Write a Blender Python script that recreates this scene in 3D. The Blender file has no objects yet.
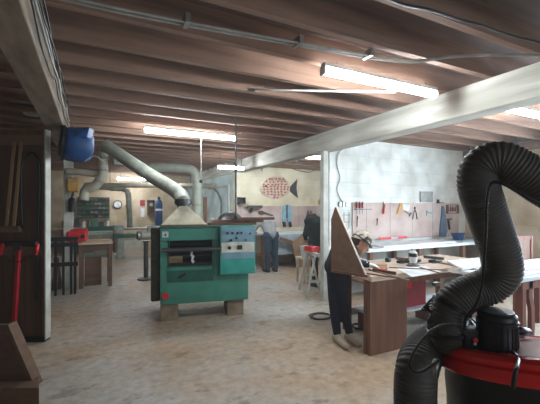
import bpy, bmesh, math, random
from mathutils import Vector, Matrix
from math import sin, cos, pi, radians
random.seed(7)
COL = bpy.context.scene.collection

# ------------------------------------------------------------------ camera
F, HZ, CU = 350.0, 208.0, 270.0
YAW = radians(27.0)
CS, SN = cos(YAW), sin(YAW)
EYE = 1.55
HAZE = .007
def ray(u, v):
    a = u - CU
    return Vector((SN * F + CS * a, CS * F - SN * a, HZ - v)) / F
def Pd(u, v, d):
    r = ray(u, v) * d
    return Vector((r.x, r.y, r.z + EYE))
def Pz(u, v, z):
    r = ray(u, v); t = (z - EYE) / r.z
    return Vector((r.x * t, r.y * t, z))
def PY(u, v, Y):
    r = ray(u, v); t = Y / r.y
    return Vector((r.x * t, Y, EYE + r.z * t))
def PX(u, v, X):
    r = ray(u, v); t = X / r.x
    return Vector((X, r.y * t, EYE + r.z * t))
CAMR = Vector((CS, -SN, 0)); CAMF = Vector((SN, CS, 0)); UP = Vector((0, 0, 1))

cam = bpy.data.cameras.new('camera'); co = bpy.data.objects.new('camera', cam); COL.objects.link(co)
co.location = (0, 0, EYE); co.rotation_euler = (pi / 2, 0, -YAW)
cam.sensor_width = 36; cam.lens = F / 540 * 36; cam.shift_y = (HZ - 202) / 540; cam.clip_start = 0.05
bpy.context.scene.camera = co

# ------------------------------------------------------------------ materials
def _m(name):
    m = bpy.data.materials.new(name); m.use_nodes = True
    nt = m.node_tree; b = nt.nodes['Principled BSDF']
    return m, nt, b
def mat(name, c, rough=0.7, metal=0.0, c2=None, scale=6.0, stretch=(1, 1, 1), bump=0.0, lo=0.35, hi=0.65, detail=6, spec=0.4):
    m, nt, b = _m(name)
    b.inputs['Roughness'].default_value = rough; b.inputs['Metallic'].default_value = metal
    b.inputs['Specular IOR Level'].default_value = spec
    if c2 is None: c2 = tuple(x * 0.72 for x in c)
    tc = nt.nodes.new('ShaderNodeTexCoord'); mp = nt.nodes.new('ShaderNodeMapping')
    mp.inputs['Scale'].default_value = stretch
    nz = nt.nodes.new('ShaderNodeTexNoise'); nz.inputs['Scale'].default_value = scale; nz.inputs['Detail'].default_value = detail
    cr = nt.nodes.new('ShaderNodeValToRGB')
    cr.color_ramp.elements[0].position = lo; cr.color_ramp.elements[1].position = hi
    cr.color_ramp.elements[0].color = (*c2, 1); cr.color_ramp.elements[1].color = (*c, 1)
    L = nt.links.new
    L(tc.outputs['Object'], mp.inputs['Vector']); L(mp.outputs['Vector'], nz.inputs['Vector'])
    L(nz.outputs['Fac'], cr.inputs['Fac']); L(cr.outputs['Color'], b.inputs['Base Color'])
    if bump:
        bp = nt.nodes.new('ShaderNodeBump'); bp.inputs['Strength'].default_value = bump; bp.inputs['Distance'].default_value = 0.01
        L(nz.outputs['Fac'], bp.inputs['Height']); L(bp.outputs['Normal'], b.inputs['Normal'])
    return m
def emit(name, c, s):
    m, nt, b = _m(name)
    b.inputs['Base Color'].default_value = (*c, 1)
    b.inputs['Emission Color'].default_value = (*c, 1); b.inputs['Emission Strength'].default_value = s
    return m
def wood(name, c, c2, axis=0, s=5, rough=0.75, bump=0.15):
    st = [9, 9, 9]; st[axis] = 0.7
    return mat(name, c, rough, 0, c2, s * 0.35, tuple(st), bump, 0.3, 0.7)
def blocks(name, c1, c2, mortar, bw=0.45, bh=0.22, swap=True, patch=None, msize=0.012):
    m, nt, b = _m(name); b.inputs['Roughness'].default_value = 0.9; b.inputs['Specular IOR Level'].default_value = 0.15
    L = nt.links.new
    tc = nt.nodes.new('ShaderNodeTexCoord'); sp = nt.nodes.new('ShaderNodeSeparateXYZ'); cb = nt.nodes.new('ShaderNodeCombineXYZ')
    L(tc.outputs['Object'], sp.inputs[0])
    ad = nt.nodes.new('ShaderNodeMath'); L(sp.outputs['X'], ad.inputs[0]); L(sp.outputs['Y'], ad.inputs[1])
    L(ad.outputs[0], cb.inputs['X']); L(sp.outputs['Z'], cb.inputs['Y'])
    br = nt.nodes.new('ShaderNodeTexBrick'); br.inputs['Scale'].default_value = 1.0
    br.inputs['Brick Width'].default_value = bw; br.inputs['Row Height'].default_value = bh; br.inputs['Mortar Size'].default_value = msize
    br.inputs['Mortar Smooth'].default_value = 0.6
    br.inputs['Color1'].default_value = (*c1, 1); br.inputs['Color2'].default_value = (*c2, 1); br.inputs['Mortar'].default_value = (*mortar, 1)
    L(cb.outputs[0], br.inputs['Vector'])
    nz = nt.nodes.new('ShaderNodeTexNoise'); nz.inputs['Scale'].default_value = 2.2; nz.inputs['Detail'].default_value = 8
    L(tc.outputs['Object'], nz.inputs['Vector'])
    cr = nt.nodes.new('ShaderNodeValToRGB'); cr.color_ramp.elements[0].position = 0.35; cr.color_ramp.elements[1].position = 0.62
    cr.color_ramp.elements[0].color = (*(patch or (0.72, 0.7, 0.66)), 1); cr.color_ramp.elements[1].color = (1, 1, 1, 1)
    L(nz.outputs['Fac'], cr.inputs['Fac'])
    mx = nt.nodes.new('ShaderNodeMix'); mx.data_type = 'RGBA'; mx.blend_type = 'MULTIPLY'; mx.inputs[0].default_value = 1
    L(br.outputs['Color'], mx.inputs[6]); L(cr.outputs['Color'], mx.inputs[7]); L(mx.outputs[2], b.inputs['Base Color'])
    bp = nt.nodes.new('ShaderNodeBump'); bp.inputs['Strength'].default_value = 0.35; bp.inputs['Distance'].default_value = 0.02
    iv = nt.nodes.new('ShaderNodeMath'); iv.operation = 'SUBTRACT'
    L(nz.outputs['Fac'], iv.inputs[0]); L(br.outputs['Fac'], iv.inputs[1])
    L(iv.outputs[0], bp.inputs['Height']); L(bp.outputs['Normal'], b.inputs['Normal'])
    return m
def floor_mat():
    m, nt, b = _m('dusty_concrete'); L = nt.links.new
    b.inputs['Specular IOR Level'].default_value = 0.5
    tc = nt.nodes.new('ShaderNodeTexCoord')
    def nz(s, d=8, st=(1, 1, 1)):
        mp = nt.nodes.new('ShaderNodeMapping'); mp.inputs['Scale'].default_value = st; L(tc.outputs['Object'], mp.inputs['Vector'])
        n = nt.nodes.new('ShaderNodeTexNoise'); n.inputs['Scale'].default_value = s; n.inputs['Detail'].default_value = d; n.inputs['Roughness'].default_value = .65
        L(mp.outputs['Vector'], n.inputs['Vector']); return n
    def ramp(n, p0, p1, a, c):
        r = nt.nodes.new('ShaderNodeValToRGB'); r.color_ramp.elements[0].position = p0; r.color_ramp.elements[1].position = p1
        r.color_ramp.elements[0].color = (*a, 1); r.color_ramp.elements[1].color = (*c, 1); L(n.outputs['Fac'], r.inputs['Fac']); return r
    big = ramp(nz(0.5, 10), .42, .58, (.45, .335, .225), (.46, .44, .40))
    fine = ramp(nz(11, 15), .32, .68, (.74, .71, .68), (1.14, 1.14, 1.14))
    spots = ramp(nz(3.2, 14, (1, 1.8, 1)), .37, .43, (.64, .60, .56), (1, 1, 1))
    white = ramp(nz(3.3, 12), .68, .76, (0, 0, 0), (.12, .11, .09))
    def mul(a, c, t='MULTIPLY'):
        x = nt.nodes.new('ShaderNodeMix'); x.data_type = 'RGBA'; x.blend_type = t; x.inputs[0].default_value = 1
        L(a, x.inputs[6]); L(c, x.inputs[7]); return x.outputs[2]
    c = mul(mul(mul(big.outputs[0], fine.outputs[0]), spots.outputs[0]), white.outputs[0], 'ADD')
    L(c, b.inputs['Base Color'])
    rr = nt.nodes.new('ShaderNodeMapRange'); rr.inputs[3].default_value = .38; rr.inputs[4].default_value = .75
    n = nz(1.8, 6); L(n.outputs['Fac'], rr.inputs[0]); L(rr.outputs[0], b.inputs['Roughness'])
    bp = nt.nodes.new('ShaderNodeBump'); bp.inputs['Strength'].default_value = .15; bp.inputs['Distance'].default_value = .01
    n2 = nz(14, 8); L(n2.outputs['Fac'], bp.inputs['Height']); L(bp.outputs['Normal'], b.inputs['Normal'])
    return m

M = dict(
    floor=floor_mat(),
    block=blocks('white_painted_blocks', (.74, .77, .75), (.69, .72, .70), (.60, .62, .60), 0.55, 0.25, msize=.006),
    cream=blocks('cream_painted_blocks', (.80, .76, .60), (.76, .72, .56), (.70, .66, .52), 0.5, 0.24, msize=.006, patch=(.8, .76, .68)),
    beige=blocks('beige_plaster', (.60, .50, .36), (.55, .46, .34), (.52, .43, .31), 0.9, 0.45, patch=(.7, .64, .55)),
    stone=blocks('rough_stone_render', (.60, .50, .37), (.55, .46, .34), (.56, .48, .36), 0.5, 0.3, patch=(.72, .67, .60)),
    bluewall=mat('pale_blue_paint', (.58, .72, .72), .8, 0, (.44, .56, .56), 3, bump=.1),
    plaster=mat('old_plaster', (.58, .58, .53), .9, 0, (.38, .38, .33), 4, bump=.3),
    beamp=mat('whitewashed_beam', (.60, .60, .54), .85, 0, (.38, .37, .31), 3, (1, .4, 3), .3),
    beamd=mat('weathered_grey_beam', (.28, .22, .16), .85, 0, (.16, .125, .09), 4, (3, .6, 3), .3),
    joist=wood('red_brown_joist', (.30, .18, .125), (.165, .095, .065), 0),
    deck=wood('ceiling_boards', (.15, .088, .065), (.08, .048, .038), 0, 4),
    dwood=wood('dark_stained_wood', (.12, .065, .036), (.06, .031, .018), 2, 4),
    dwood2=wood('brown_wood', (.17, .10, .06), (.10, .056, .034), 0, 4),
    batten=wood('pale_batten', (.30, .19, .10), (.20, .12, .065), 2),
    ply=wood('plywood_brown', (.235, .135, .088), (.175, .098, .062), 0, 4),
    plyedge=mat('raw_ply_edge', (.62, .52, .42), .8),
    benchtop=wood('bench_top_wood', (.62, .50, .40), (.44, .34, .26), 0),
    leg=wood('bench_leg_wood', (.225, .105, .06), (.14, .064, .037), 2),
    pine=wood('pine', (.55, .40, .24), (.40, .27, .15), 0),
    redwood=wood('red_brown_furniture', (.24, .075, .045), (.15, .045, .03), 2),
    white=mat('white_board', (.75, .80, .82), .6, 0, (.62, .68, .71), 3),
    whitem=mat('white_plastic', (.75, .75, .73), .5),
    paper=mat('paper', (.80, .82, .84), .8),
    peg=blocks('pink_brown_pegboard', (.60, .50, .46), (.54, .45, .42), (.44, .36, .34), 0.6, 1.2, patch=(.75, .68, .66)),
    green=mat('machine_green', (.06, .25, .185), .45, 0, (.042, .195, .145), 5, lo=.3, hi=.6),
    dgreen=mat('dark_machine_green', (.02, .12, .09), .45),
    teal=mat('machine_turquoise', (.03, .30, .24), .4, 0, (.02, .23, .19), 6),
    blueface=mat('console_blue_grey', (.15, .265, .33), .45, 0, (.12, .21, .27), 8),
    creamstrip=mat('console_cream', (.55, .55, .46), .5),
    black=mat('black_plastic', (.012, .012, .013), .4),
    rubber=mat('black_rubber', (.020, .019, .018), .5, bump=.1),
    hose=mat('grey_black_hose', (.085, .078, .068), .6, 0, (.055, .050, .045), 9, spec=.4),
    steel=mat('dull_steel', (.33, .33, .32), .4, .8),
    dsteel=mat('dark_steel', (.10, .10, .10), .45, .7),
    duct=mat('galvanised_duct', (.33, .35, .30), .6, .1, (.22, .24, .20), 5),
    duct3=mat('pale_green_duct', (.50, .55, .47), .6, .1, (.40, .45, .38), 5),
    duct2=mat('dusty_cream_duct', (.50, .48, .38), .65, .1, (.36, .34, .27), 5),
    bracketwood=wood('dark_ply', (.125, .075, .052), (.085, .05, .034), 0),
    deepred=mat('deep_red_paint', (.38, .008, .018), .4),
    olive=mat('oily_dark_olive', (.085, .075, .05), .6, 0, (.04, .05, .035), 6),
    slot=mat('slot_shade_black', (.006, .006, .006), .8),  # near-black colour standing in for the shade inside the planer slot
    blocktan=mat('dusty_block', (.30, .23, .16), .9, 0, (.20, .15, .10), 8, bump=.2),
    canvas=mat('dusty_canvas', (.58, .54, .40), .95, 0, (.44, .40, .29), 8, bump=.3),
    red=mat('red_paint', (.74, .02, .018), .22, 0, (.50, .012, .012), 4),
    redp=mat('red_plastic', (.70, .02, .03), .4),
    crimson=mat('crimson_panel', (.33, .02, .03), .5),
    blue=mat('blue_plastic', (.012, .065, .20), .5, 0, (.008, .04, .13), 9, bump=.2),
    navy=mat('navy_cloth', (.013, .012, .026), .9),
    jeans=mat('blue_denim', (.035, .075, .11), .9, 0, (.022, .05, .08), 20),
    greysh=mat('grey_shirt', (.30, .31, .31), .9, 0, (.24, .245, .25), 10),
    darkgr=mat('dark_green_cloth', (.012, .022, .020), .9),
    skin=mat('skin', (.50, .27, .17), .55, 0, (.44, .22, .14), 8),
    hair=mat('dark_hair', (.03, .02, .015), .8),
    shoe=mat('beige_shoe_leather', (.50, .41, .31), .7),
    dshoe=mat('dark_shoe_leather', (.04, .03, .025), .6),
    amber=mat('amber_plastic', (.62, .33, .07), .5),
    cyan=mat('cyan_plastic', (.10, .55, .65), .4),
    blueblade=mat('blue_grey_cloth', (.10, .16, .24), .8),
    lav=mat('light_blue_cloth', (.30, .50, .60), .9),
    tan=mat('cardboard', (.34, .22, .13), .9),
    panelblue=mat('pale_blue_sheet', (.44, .55, .62), .7),
    glass=None, tube=emit('lit_tube', (.90, .95, 1.0), 24), shell=mat('lamp_housing', (.6, .62, .6), .5),
    cable=mat('black_cable', (.010, .010, .010), .5), cablew=mat('grey_cable', (.35, .34, .31), .6),
)
def gl():
    m, nt, b = _m('window_glass'); L = nt.links.new
    t = nt.nodes.new('ShaderNodeBsdfTransparent'); g = nt.nodes.new('ShaderNodeBsdfGlossy'); g.inputs['Roughness'].default_value = .05
    x = nt.nodes.new('ShaderNodeMixShader'); x.inputs[0].default_value = .08
    L(t.outputs[0], x.inputs[1]); L(g.outputs[0], x.inputs[2]); L(x.outputs[0], nt.nodes['Material Output'].inputs['Surface']); return m
M['glass'] = gl()
def cap_mat():
    m, nt, b = _m('patterned_cap_cloth'); L = nt.links.new; b.inputs['Roughness'].default_value = .9
    tc = nt.nodes.new('ShaderNodeTexCoord'); v = nt.nodes.new('ShaderNodeTexVoronoi'); v.inputs['Scale'].default_value = 26
    r = nt.nodes.new('ShaderNodeValToRGB'); r.color_ramp.interpolation = 'CONSTANT'
    r.color_ramp.elements[0].color = (.5, .45, .36, 1); r.color_ramp.elements[1].position = .45; r.color_ramp.elements[1].color = (.04, .035, .03, 1)
    e = r.color_ramp.elements.new(.75); e.color = (.34, .30, .2, 1)
    s = nt.nodes.new('ShaderNodeSeparateColor'); L(tc.outputs['Object'], v.inputs['Vector']); L(v.outputs['Color'], s.inputs[0]); L(s.outputs[0], r.inputs['Fac']); L(r.outputs['Color'], b.inputs['Base Color'])
    return m
M['cap'] = cap_mat()

# ------------------------------------------------------------------ mesh builder
def basis(d):
    d = d.normalized(); a = Vector((0, 0, 1)) if abs(d.z) < .9 else Vector((1, 0, 0))
    x = d.cross(a).normalized(); return x, d.cross(x).normalized()
class MB:
    def __init__(s): s.b = bmesh.new(); s.mi = 0
    def _f(s, vs):
        try:
            f = s.b.faces.new(vs); f.material_index = s.mi; return f
        except ValueError: return None
    def box(s, x0, x1, y0, y1, z0, z1, R=None):
        P = [Vector(p) for p in ((x0,y0,z0),(x1,y0,z0),(x1,y1,z0),(x0,y1,z0),(x0,y0,z1),(x1,y0,z1),(x1,y1,z1),(x0,y1,z1))]
        if R is not None: P = [R @ p for p in P]
        v = [s.b.verts.new(p) for p in P]
        for q in ((3,2,1,0),(4,5,6,7),(0,1,5,4),(1,2,6,5),(2,3,7,6),(3,0,4,7)): s._f([v[i] for i in q])
        return s
    def bar(s, p0, p1, w, h, up=UP):
        p0, p1 = Vector(p0), Vector(p1); d = (p1 - p0)
        up = Vector(up)
        x = d.cross(up)
        if x.length < 1e-5: x = d.cross(Vector((0, 1, 0)))
        x.normalize(); y = x.cross(d).normalized()
        R = Matrix((x, d.normalized(), y)).transposed().to_4x4(); R.translation = p0
        return s.box(-w/2, w/2, 0, d.length, -h/2, h/2, R)
    def prism(s, pts, off):
        off = Vector(off); a = [s.b.verts.new(Vector(p)) for p in pts]; c = [s.b.verts.new(Vector(p) + off) for p in pts]
        s._f(a[::-1]); s._f(c); n = len(a)
        for i in range(n): s._f([a[i], a[(i+1) % n], c[(i+1) % n], c[i]])
        return s
    def ring_tube(s, rings, caps=True, closed=False):
        R = [[s.b.verts.new(p) for p in r] for r in rings]; n = len(R[0])
        rng = range(len(R)) if closed else range(len(R) - 1)
        for i in rng:
            A, B = R[i], R[(i+1) % len(R)]
            for k in range(n): s._f([A[k], A[(k+1) % n], B[(k+1) % n], B[k]])
        if caps and not closed: s._f(R[0][::-1]); s._f(R[-1])
        return s
    def tube(s, pts, r, seg=10, closed=False):
        pts = [Vector(p) for p in pts]; n = len(pts)
        if not hasattr(r, '__len__'): r = [r] * n
        rings = []; x = None
        for i, p in enumerate(pts):
            if closed: t = pts[(i+1) % n] - pts[i-1]
            else: t = pts[min(i+1, n-1)] - pts[max(i-1, 0)]
            if t.length < 1e-9: t = Vector((0, 0, 1))
            t.normalize()
            if x is None: x, y = basis(t)
            else:
                x = (x - t * x.dot(t)).normalized(); y = t.cross(x)
            rings.append([p + (x * cos(2*pi*k/seg) + y * sin(2*pi*k/seg)) * r[i] for k in range(seg)])
        return s.ring_tube(rings, True, closed)
    def cyl(s, p0, p1, r0, r1=None, seg=20):
        return s.tube([p0, p1], [r0, r0 if r1 is None else r1], seg)
    def lathe(s, prof, c=(0, 0, 0), ax=UP, seg=28):
        ax = Vector(ax).normalized(); x, y = basis(ax); c = Vector(c)
        return s.ring_tube([[c + ax * z + (x * cos(2*pi*k/seg) + y * sin(2*pi*k/seg)) * max(r, 1e-4) for k in range(seg)] for r, z in prof])
    def ball(s, c, r, sc=(1, 1, 1), R=None, seg=16):
        c = Vector(c); m = Matrix.Diagonal((r*sc[0], r*sc[1], r*sc[2], 1))
        if R is not None: m = R.to_4x4() @ m
        m = Matrix.Translation(c) @ m
        o = bmesh.ops.create_uvsphere(s.b, u_segments=seg, v_segments=seg//2+2, radius=1, matrix=m)
        for v in o['verts']:
            for f in v.link_faces: f.material_index = s.mi
        return s
    def cap(s, p0, r0, p1, r1, seg=14):
        p0, p1 = Vector(p0), Vector(p1)
        s.ball(p0, r0, seg=seg); s.ball(p1, r1, seg=seg)
        if (p1 - p0).length > 1e-4: s.cyl(p0, p1, r0, r1, seg)
        return s
    def build(s, name, mats, parent=None, smooth=False, bevel=0, world=False, remesh=0):
        bmesh.ops.recalc_face_normals(s.b, faces=s.b.faces)
        me = bpy.data.meshes.new(name)
        if world and parent is not None:
            s.b.transform(parent.matrix_basis.inverted())
        s.b.to_mesh(me); s.b.free()
        for m in (mats if isinstance(mats, (list, tuple)) else [mats]): me.materials.append(M[m] if isinstance(m, str) else m)
        o = bpy.data.objects.new(name, me); COL.objects.link(o)
        if remesh:
            md = o.modifiers.new('r', 'REMESH'); md.mode = 'VOXEL'; md.voxel_size = remesh; md.use_smooth_shade = True
            ms = o.modifiers.new('s', 'SMOOTH'); ms.iterations = 4; ms.factor = .5
            dg = bpy.context.evaluated_depsgraph_get(); dg.update()
            nm = bpy.data.meshes.new_from_object(o.evaluated_get(dg)); o.modifiers.clear(); o.data = nm
            me = nm
            if not me.materials: me.materials.append(M[mats])
            for p in me.polygons: p.use_smooth = True
        if smooth:
            for p in me.polygons: p.use_smooth = True
            if smooth != 'all':
                md = o.modifiers.new('edge', 'EDGE_SPLIT'); md.split_angle = radians(40)
        if bevel:
            md = o.modifiers.new('bevel', 'BEVEL'); md.width = bevel; md.segments = 2; md.limit_method = 'ANGLE'
        if parent is not None: o.parent = parent
        return o
def thing(name, label, cat, loc=(0, 0, 0), rz=0, group=None):
    o = bpy.data.objects.new(name, None); COL.objects.link(o); o.empty_display_size = .05
    o.matrix_basis = Matrix.Translation(Vector(loc)) @ Matrix.Rotation(rz, 4, 'Z')
    o['label'] = label; o['category'] = cat
    if group: o['group'] = group
    return o
def tag(o, label, cat, group=None):
    o['label'] = label; o['category'] = cat
    if group: o['group'] = group
    return o
def origin(o, loc):
    loc = Vector(loc); o.data.transform(Matrix.Translation(-loc)); o.matrix_basis = Matrix.Translation(loc); return o
def struct(o): o['kind'] = 'structure'; return o
def smoothpath(pts, n=8):
    pts = [Vector(p) for p in pts]; P = [pts[0]*2 - pts[1]] + pts + [pts[-1]*2 - pts[-2]]; out = []
    for i in range(1, len(P) - 2):
        a, b, c, d = P[i-1], P[i], P[i+1], P[i+2]
        for k in range(n):
            t = k / n
            out.append(.5*((2*b) + (c-a)*t + (2*a-5*b+4*c-d)*t*t + (3*b-a-3*c+d)*t**3))
    out.append(pts[-1]); return out
def resample(path, step):
    cum = [0.0]
    for a, b in zip(path, path[1:]): cum.append(cum[-1] + (b - a).length)
    n = int(cum[-1] / step); out = []; k = 0
    for i in range(n + 1):
        d = i * step
        while k < len(cum) - 2 and cum[k + 1] < d: k += 1
        L = cum[k + 1] - cum[k]
        out.append(path[k].lerp(path[k + 1], (d - cum[k]) / L if L > 1e-9 else 0))
    return out

# ------------------------------------------------------------------ setting
RX, BZ, JZ, CZ = 3.40, 2.50, 2.80, 3.02
WR = 7.45
struct(MB().box(-5.2, 8.2, -4.2, 14.3, -.15, 0).build('floor', 'floor'))
struct(MB().box(-5.2, 8.2, -4.2, 14.3, CZ, CZ + .12).build('ceiling', 'deck'))
struct(MB().box(-5.2, RX + .2, 14.0, 14.2, 0, CZ).build('wall_back', 'beige'))
struct(MB().box(RX + .03, RX + .2, 8.9, 14.0, 0, CZ).build('wall_middle', 'bluewall'))
struct(MB().box(RX, 8.2, 8.7, 8.9, 0, CZ).build('wall_far_right', 'cream'))
struct(MB().box(3.72, WR + .3, 5.0, 5.2, 0, CZ).build('wall_right_back', 'block'))
struct(MB().box(8.0, 8.2, 5.2, 8.7, 0, CZ).build('wall_far_side', 'cream'))
struct(MB().box(-5.2, -5.0, -4.2, 14.0, 0, CZ).build('wall_left', 'beige'))
w = MB()   # right wall with two window openings
for (a, b_) in ((-4.2, -1.2), (.4, 1.0), (2.8, 5.0)): w.box(WR, WR + .3, a, b_, 0, CZ)
for (a, b_) in ((-1.2, .4), (1.0, 2.8)): w.box(WR, WR + .3, a, b_, 0, .95).box(WR, WR + .3, a, b_, 2.3, CZ)
struct(w.build('wall_right', 'stone'))
w = MB().box(-5, 0.6, -4.2, -4.0, 0, CZ).box(3.6, WR, -4.2, -4.0, 0, CZ).box(.6, 3.6, -4.2, -4, 0, .9).box(.6, 3.6, -4.2, -4, 2.4, CZ)
struct(w.build('wall_front', 'beige'))
def window(n, x0, x1, y0, y1, z0, z1):
    alongY = abs(y1 - y0) > abs(x1 - x0)
    f = MB(); g = MB()
    if alongY:
        xc = (x0 + x1) / 2
        for y in (y0 + .03, (y0 + y1) / 2, y1 - .03): f.box(xc - .03, xc + .03, y - .03, y + .03, z0, z1)
        for z in (z0 + .03, z1 - .03): f.box(xc - .028, xc + .028, y0, y1, z - .03, z + .03)
        g.box(xc - .004, xc + .004, y0, y1, z0, z1)
    else:
        yc = (y0 + y1) / 2
        for x in (x0 + .03, (x0 + x1) / 2, x1 - .03): f.box(x - .03, x + .03, yc - .03, yc + .03, z0, z1)
        for z in (z0 + .03, z1 - .03): f.box(x0, x1, yc - .028, yc + .028, z - .03, z + .03)
        g.box(x0, x1, yc - .004, yc + .004, z0, z1)
    fo = struct(f.build('window_%d' % n, 'whitem')); g.build('pane', 'glass', fo)
window(1, WR, WR + .3, -1.2, .4, .95, 2.3); window(2, WR, WR + .3, 1.0, 2.8, .95, 2.3); window(3, .6, 3.6, -4.2, -4.0, .9, 2.4)
# beams and joists
struct(MB().box(RX, RX + .25, -4, 13.98, BZ, JZ).build('ceiling_beam', 'beamp', bevel=.012))
struct(MB().box(-.49, -.29, -4, 8.2, BZ, JZ).build('ceiling_beam', 'beamd', bevel=.01))
y = -3.0 + .04; k = 0
ys = [2.52 + .48 * i for i in range(-11, 24)]
for y in ys:
    if y > 13.9: break
    x1 = 3.45 if y > 8.6 else (8.15 if y > 5.2 else WR)
    a = MB()
    a.box(-4.98, x1 if x1 < 8 else 7.98, y - .03, y + .03, JZ, CZ)
    o = struct(a.build('ceiling_joist', 'joist')); o.data.transform(Matrix.Translation((0, -y, 0))); o.location.y = y
struct(MB().box(RX + .3, 7.98, 8.62, 8.7, JZ - .12, JZ).build('trim_2', 'ply'))
struct(MB().box(WR - .1, WR, -3.9, 4.98, JZ - .14, JZ).build('trim_1', 'ply'))           # wall plate on the right wall
struct(MB().box(RX + .02, RX + .12, 4.76, 4.86, 0, BZ).build('column', 'plaster', bevel=.01))
struct(MB().box(-.48, -.32, 7.75, 7.93, 0, BZ).build('column', 'plaster', bevel=.01))

# ------------------------------------------------------------------ lamps
def tube_light(label, x0, x1, y, z=2.70, pw=1, top=JZ, mt='tube'):
    t = thing('tube_light', label, 'light', ((x0 + x1) / 2, y, z), 0, 'fluorescent tube lights under the joists')
    L = (x1 - x0) / 2
    MB().box(-L, L, -.03, .03, .028, .06).build('housing', 'shell', t)
    MB().cyl((-L + .01, 0, -.005), (L - .01, 0, -.005), .032, seg=16).build('tube', mt, t, smooth='all')
    for s in (-1, 1):
        MB().box(s * L - .010, s * L + .010, -.034, .034, -.038, .03).build('end_cap', 'whitem', t)
        if top - z > .08: MB().cyl((s * L * .8, 0, .07), (s * L * .8, 0, top - z), .006, seg=6).build('hanger', 'dsteel', t)
tube_light('brightest long tube light nearest the camera, left of the white beam', 1.72, 3.10, 2.40)
tube_light('tube light above the green planer', .68, 2.12, 5.42)
tube_light('tube light right of the white beam, cut by the photo edge', 4.07, 5.45, 2.36)
tube_light('tube light above the fish artwork bay', 4.05, 5.35, 6.60)
tube_light('short low tube light just left of the beam near the fish wall', 2.50, 3.15, 7.5, 2.47)
tube_light('distant tube light above the slanting dust duct', 1.56, 2.3, 10.8)
tube_light('farthest tube light above the wall clock', .77, 1.75, 13.0, 2.56)

# ------------------------------------------------------------------ ceiling services
pth = smoothpath([Vector((-.28, 2.36, 2.77)), (.21, 2.34, 2.76), (1.2, 2.24, 2.76), (2.26, 2.10, 2.765), (2.6, 1.82, 2.765), (3.0, 1.58, 2.76), (3.38, 1.42, 2.755)], 6)
t = thing('ceiling_conduit', 'pale pipe running below the joists and curving to the white beam', 'pipe', (1.2, 2.2, 2.76))
MB().tube(pth, .013, 8).build('pipe', 'cablew', t, smooth='all', world=True)
MB().tube([p + Vector((0, -.05, -.008)) for p in pth[:22]], .009, 8).build('pipe', 'cablew', t, smooth='all', world=True)
for x, y in ((.55, 2.30), (1.35, 2.215), (1.95, 2.14)): MB().box(x - .015, x + .015, y - .07, y + .03, 2.742, 2.80).build('bracket', 'steel', t, world=True)
a, b_ = Pd(250, 90, 3.56), Pd(395, 92, 3.62)
t = thing('ceiling_pole', 'thin straight white pole slung under the joists by the brightest tube light', 'pole', a)
MB().cyl(a, b_, .011, seg=10).build('rod', 'whitem', t, smooth='all', world=True)
MB().cyl(a - (b_ - a).normalized() * .02, a + (b_ - a).normalized() * .05, .016, seg=10).build('end_cap', 'dsteel', t, world=True)
for q in (a.lerp(b_, .1), a.lerp(b_, .9)): MB().tube([q + Vector((0, 0, .02)), (q.x, q.y, 2.82)], .004, 6).build('wire', 'dsteel', t, world=True)
tag(origin(MB().tube(smoothpath([Pd(380, -6, 1.95), Pd(402, 4, 2.05), Pd(430, 10, 2.12), Pd(460, 20, 2.25), Pd(480, 25, 2.30), Pd(505, 34, 2.42), Pd(540, 43, 2.57), Pd(570, 52, 2.7)], 6), .009, 6).build('ceiling_cable', 'cable', smooth='all'), Pd(460, 20, 2.25)),
    'black cable drooping under the joists at the upper right', 'cable')
for i in range(5):
    pts = []
    for k in range(12):
        yy = 1.4 + k * .33
        pts.append((-.27 + .015 * random.random() + .012 * (i % 3), yy, 2.53 + .05 * i + .03 * sin(k * 1.3 + i) + (.05 * random.random())))
    tag(origin(MB().tube(smoothpath(pts, 5), .006 + .002 * (i % 2), 6).build('wall_cable', 'cablew' if i % 2 else 'cable', smooth='all'), pts[0]),
        'loose wiry cable stapled along the side of the grey beam at left', 'cable', 'cables along the left beam')

# ------------------------------------------------------------------ sliding door at left
DD = 4.07
D0 = Pd(47, 341, DD); D0.z = 0
def DL(u, v, dy=0.0): return Pd(u, v, DD) + CAMF * dy
t = thing('sliding_door', 'tall dark wooden door panel standing at the left edge', 'door', D0, -YAW)
MB().box(-1.3, -.042, 0, .07, .05, 2.46).build('panel', 'dwood', t, bevel=.006)
MB().box(-.042, -.014, -.02, .07, .03, 2.46).build('stile', 'dwood2', t)
MB().box(-.014, 0, -.025, .07, .03, 2.46).build('edge_strip', 'plaster', t)['label'] = 'pale edge strip'
MB().box(-1.3, -.012, -.03, .08, 0, .06).build('bottom_rail', 'black', t)
MB().box(-1.3, -.05, -.02, 0, 2.28, 2.40).build('top_rail', 'dwood2', t)
MB().box(-1.3, -.05, -.015, 0, 1.0, 1.10).build('middle_rail', 'dwood2', t)
arch = [DL(u, v, -.012) for u, v in ((23, 228), (22, 200), (22, 172), (25, 158), (32, 153), (38, 158), (40, 172), (40, 200), (38, 262), (37, 300))]
MB().tube(smoothpath(arch, 5), .013, 8).build('arched_moulding', 'black', t, smooth='all', world=True)
q = DL(22, 226, 0)
lx = (q - D0).dot(CAMR)
MB().box(-1.3, lx, -.06, 0, q.z - .07, q.z).build('ledge', 'dwood2', t)
for i, (u0, u1, nm) in enumerate(((11, 16, 'thinner left'), (18, 23, 'wider right'))):
    P_ = [DL(u0 - 3.5, 226, -.045), DL(u1 - 5.5, 226, -.045), DL(u1 + 1, 142, -.022), DL(u0 + 3, 142, -.022)]
    for p in P_[:2]: p.z = q.z + .002
    o = MB().prism(P_, CAMF * .014).build('wooden_batten', 'batten')
    tag(origin(o, P_[0]), 'pale narrow wooden batten leaning on the dark door, the %s one' % nm, 'batten', 'battens leaning on the dark door')
a = Pd(10, 104, 3.9)
t = thing('wall_rail', 'short metal rail with small hanging lamp above the dark wooden door', 'rail', a)
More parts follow.
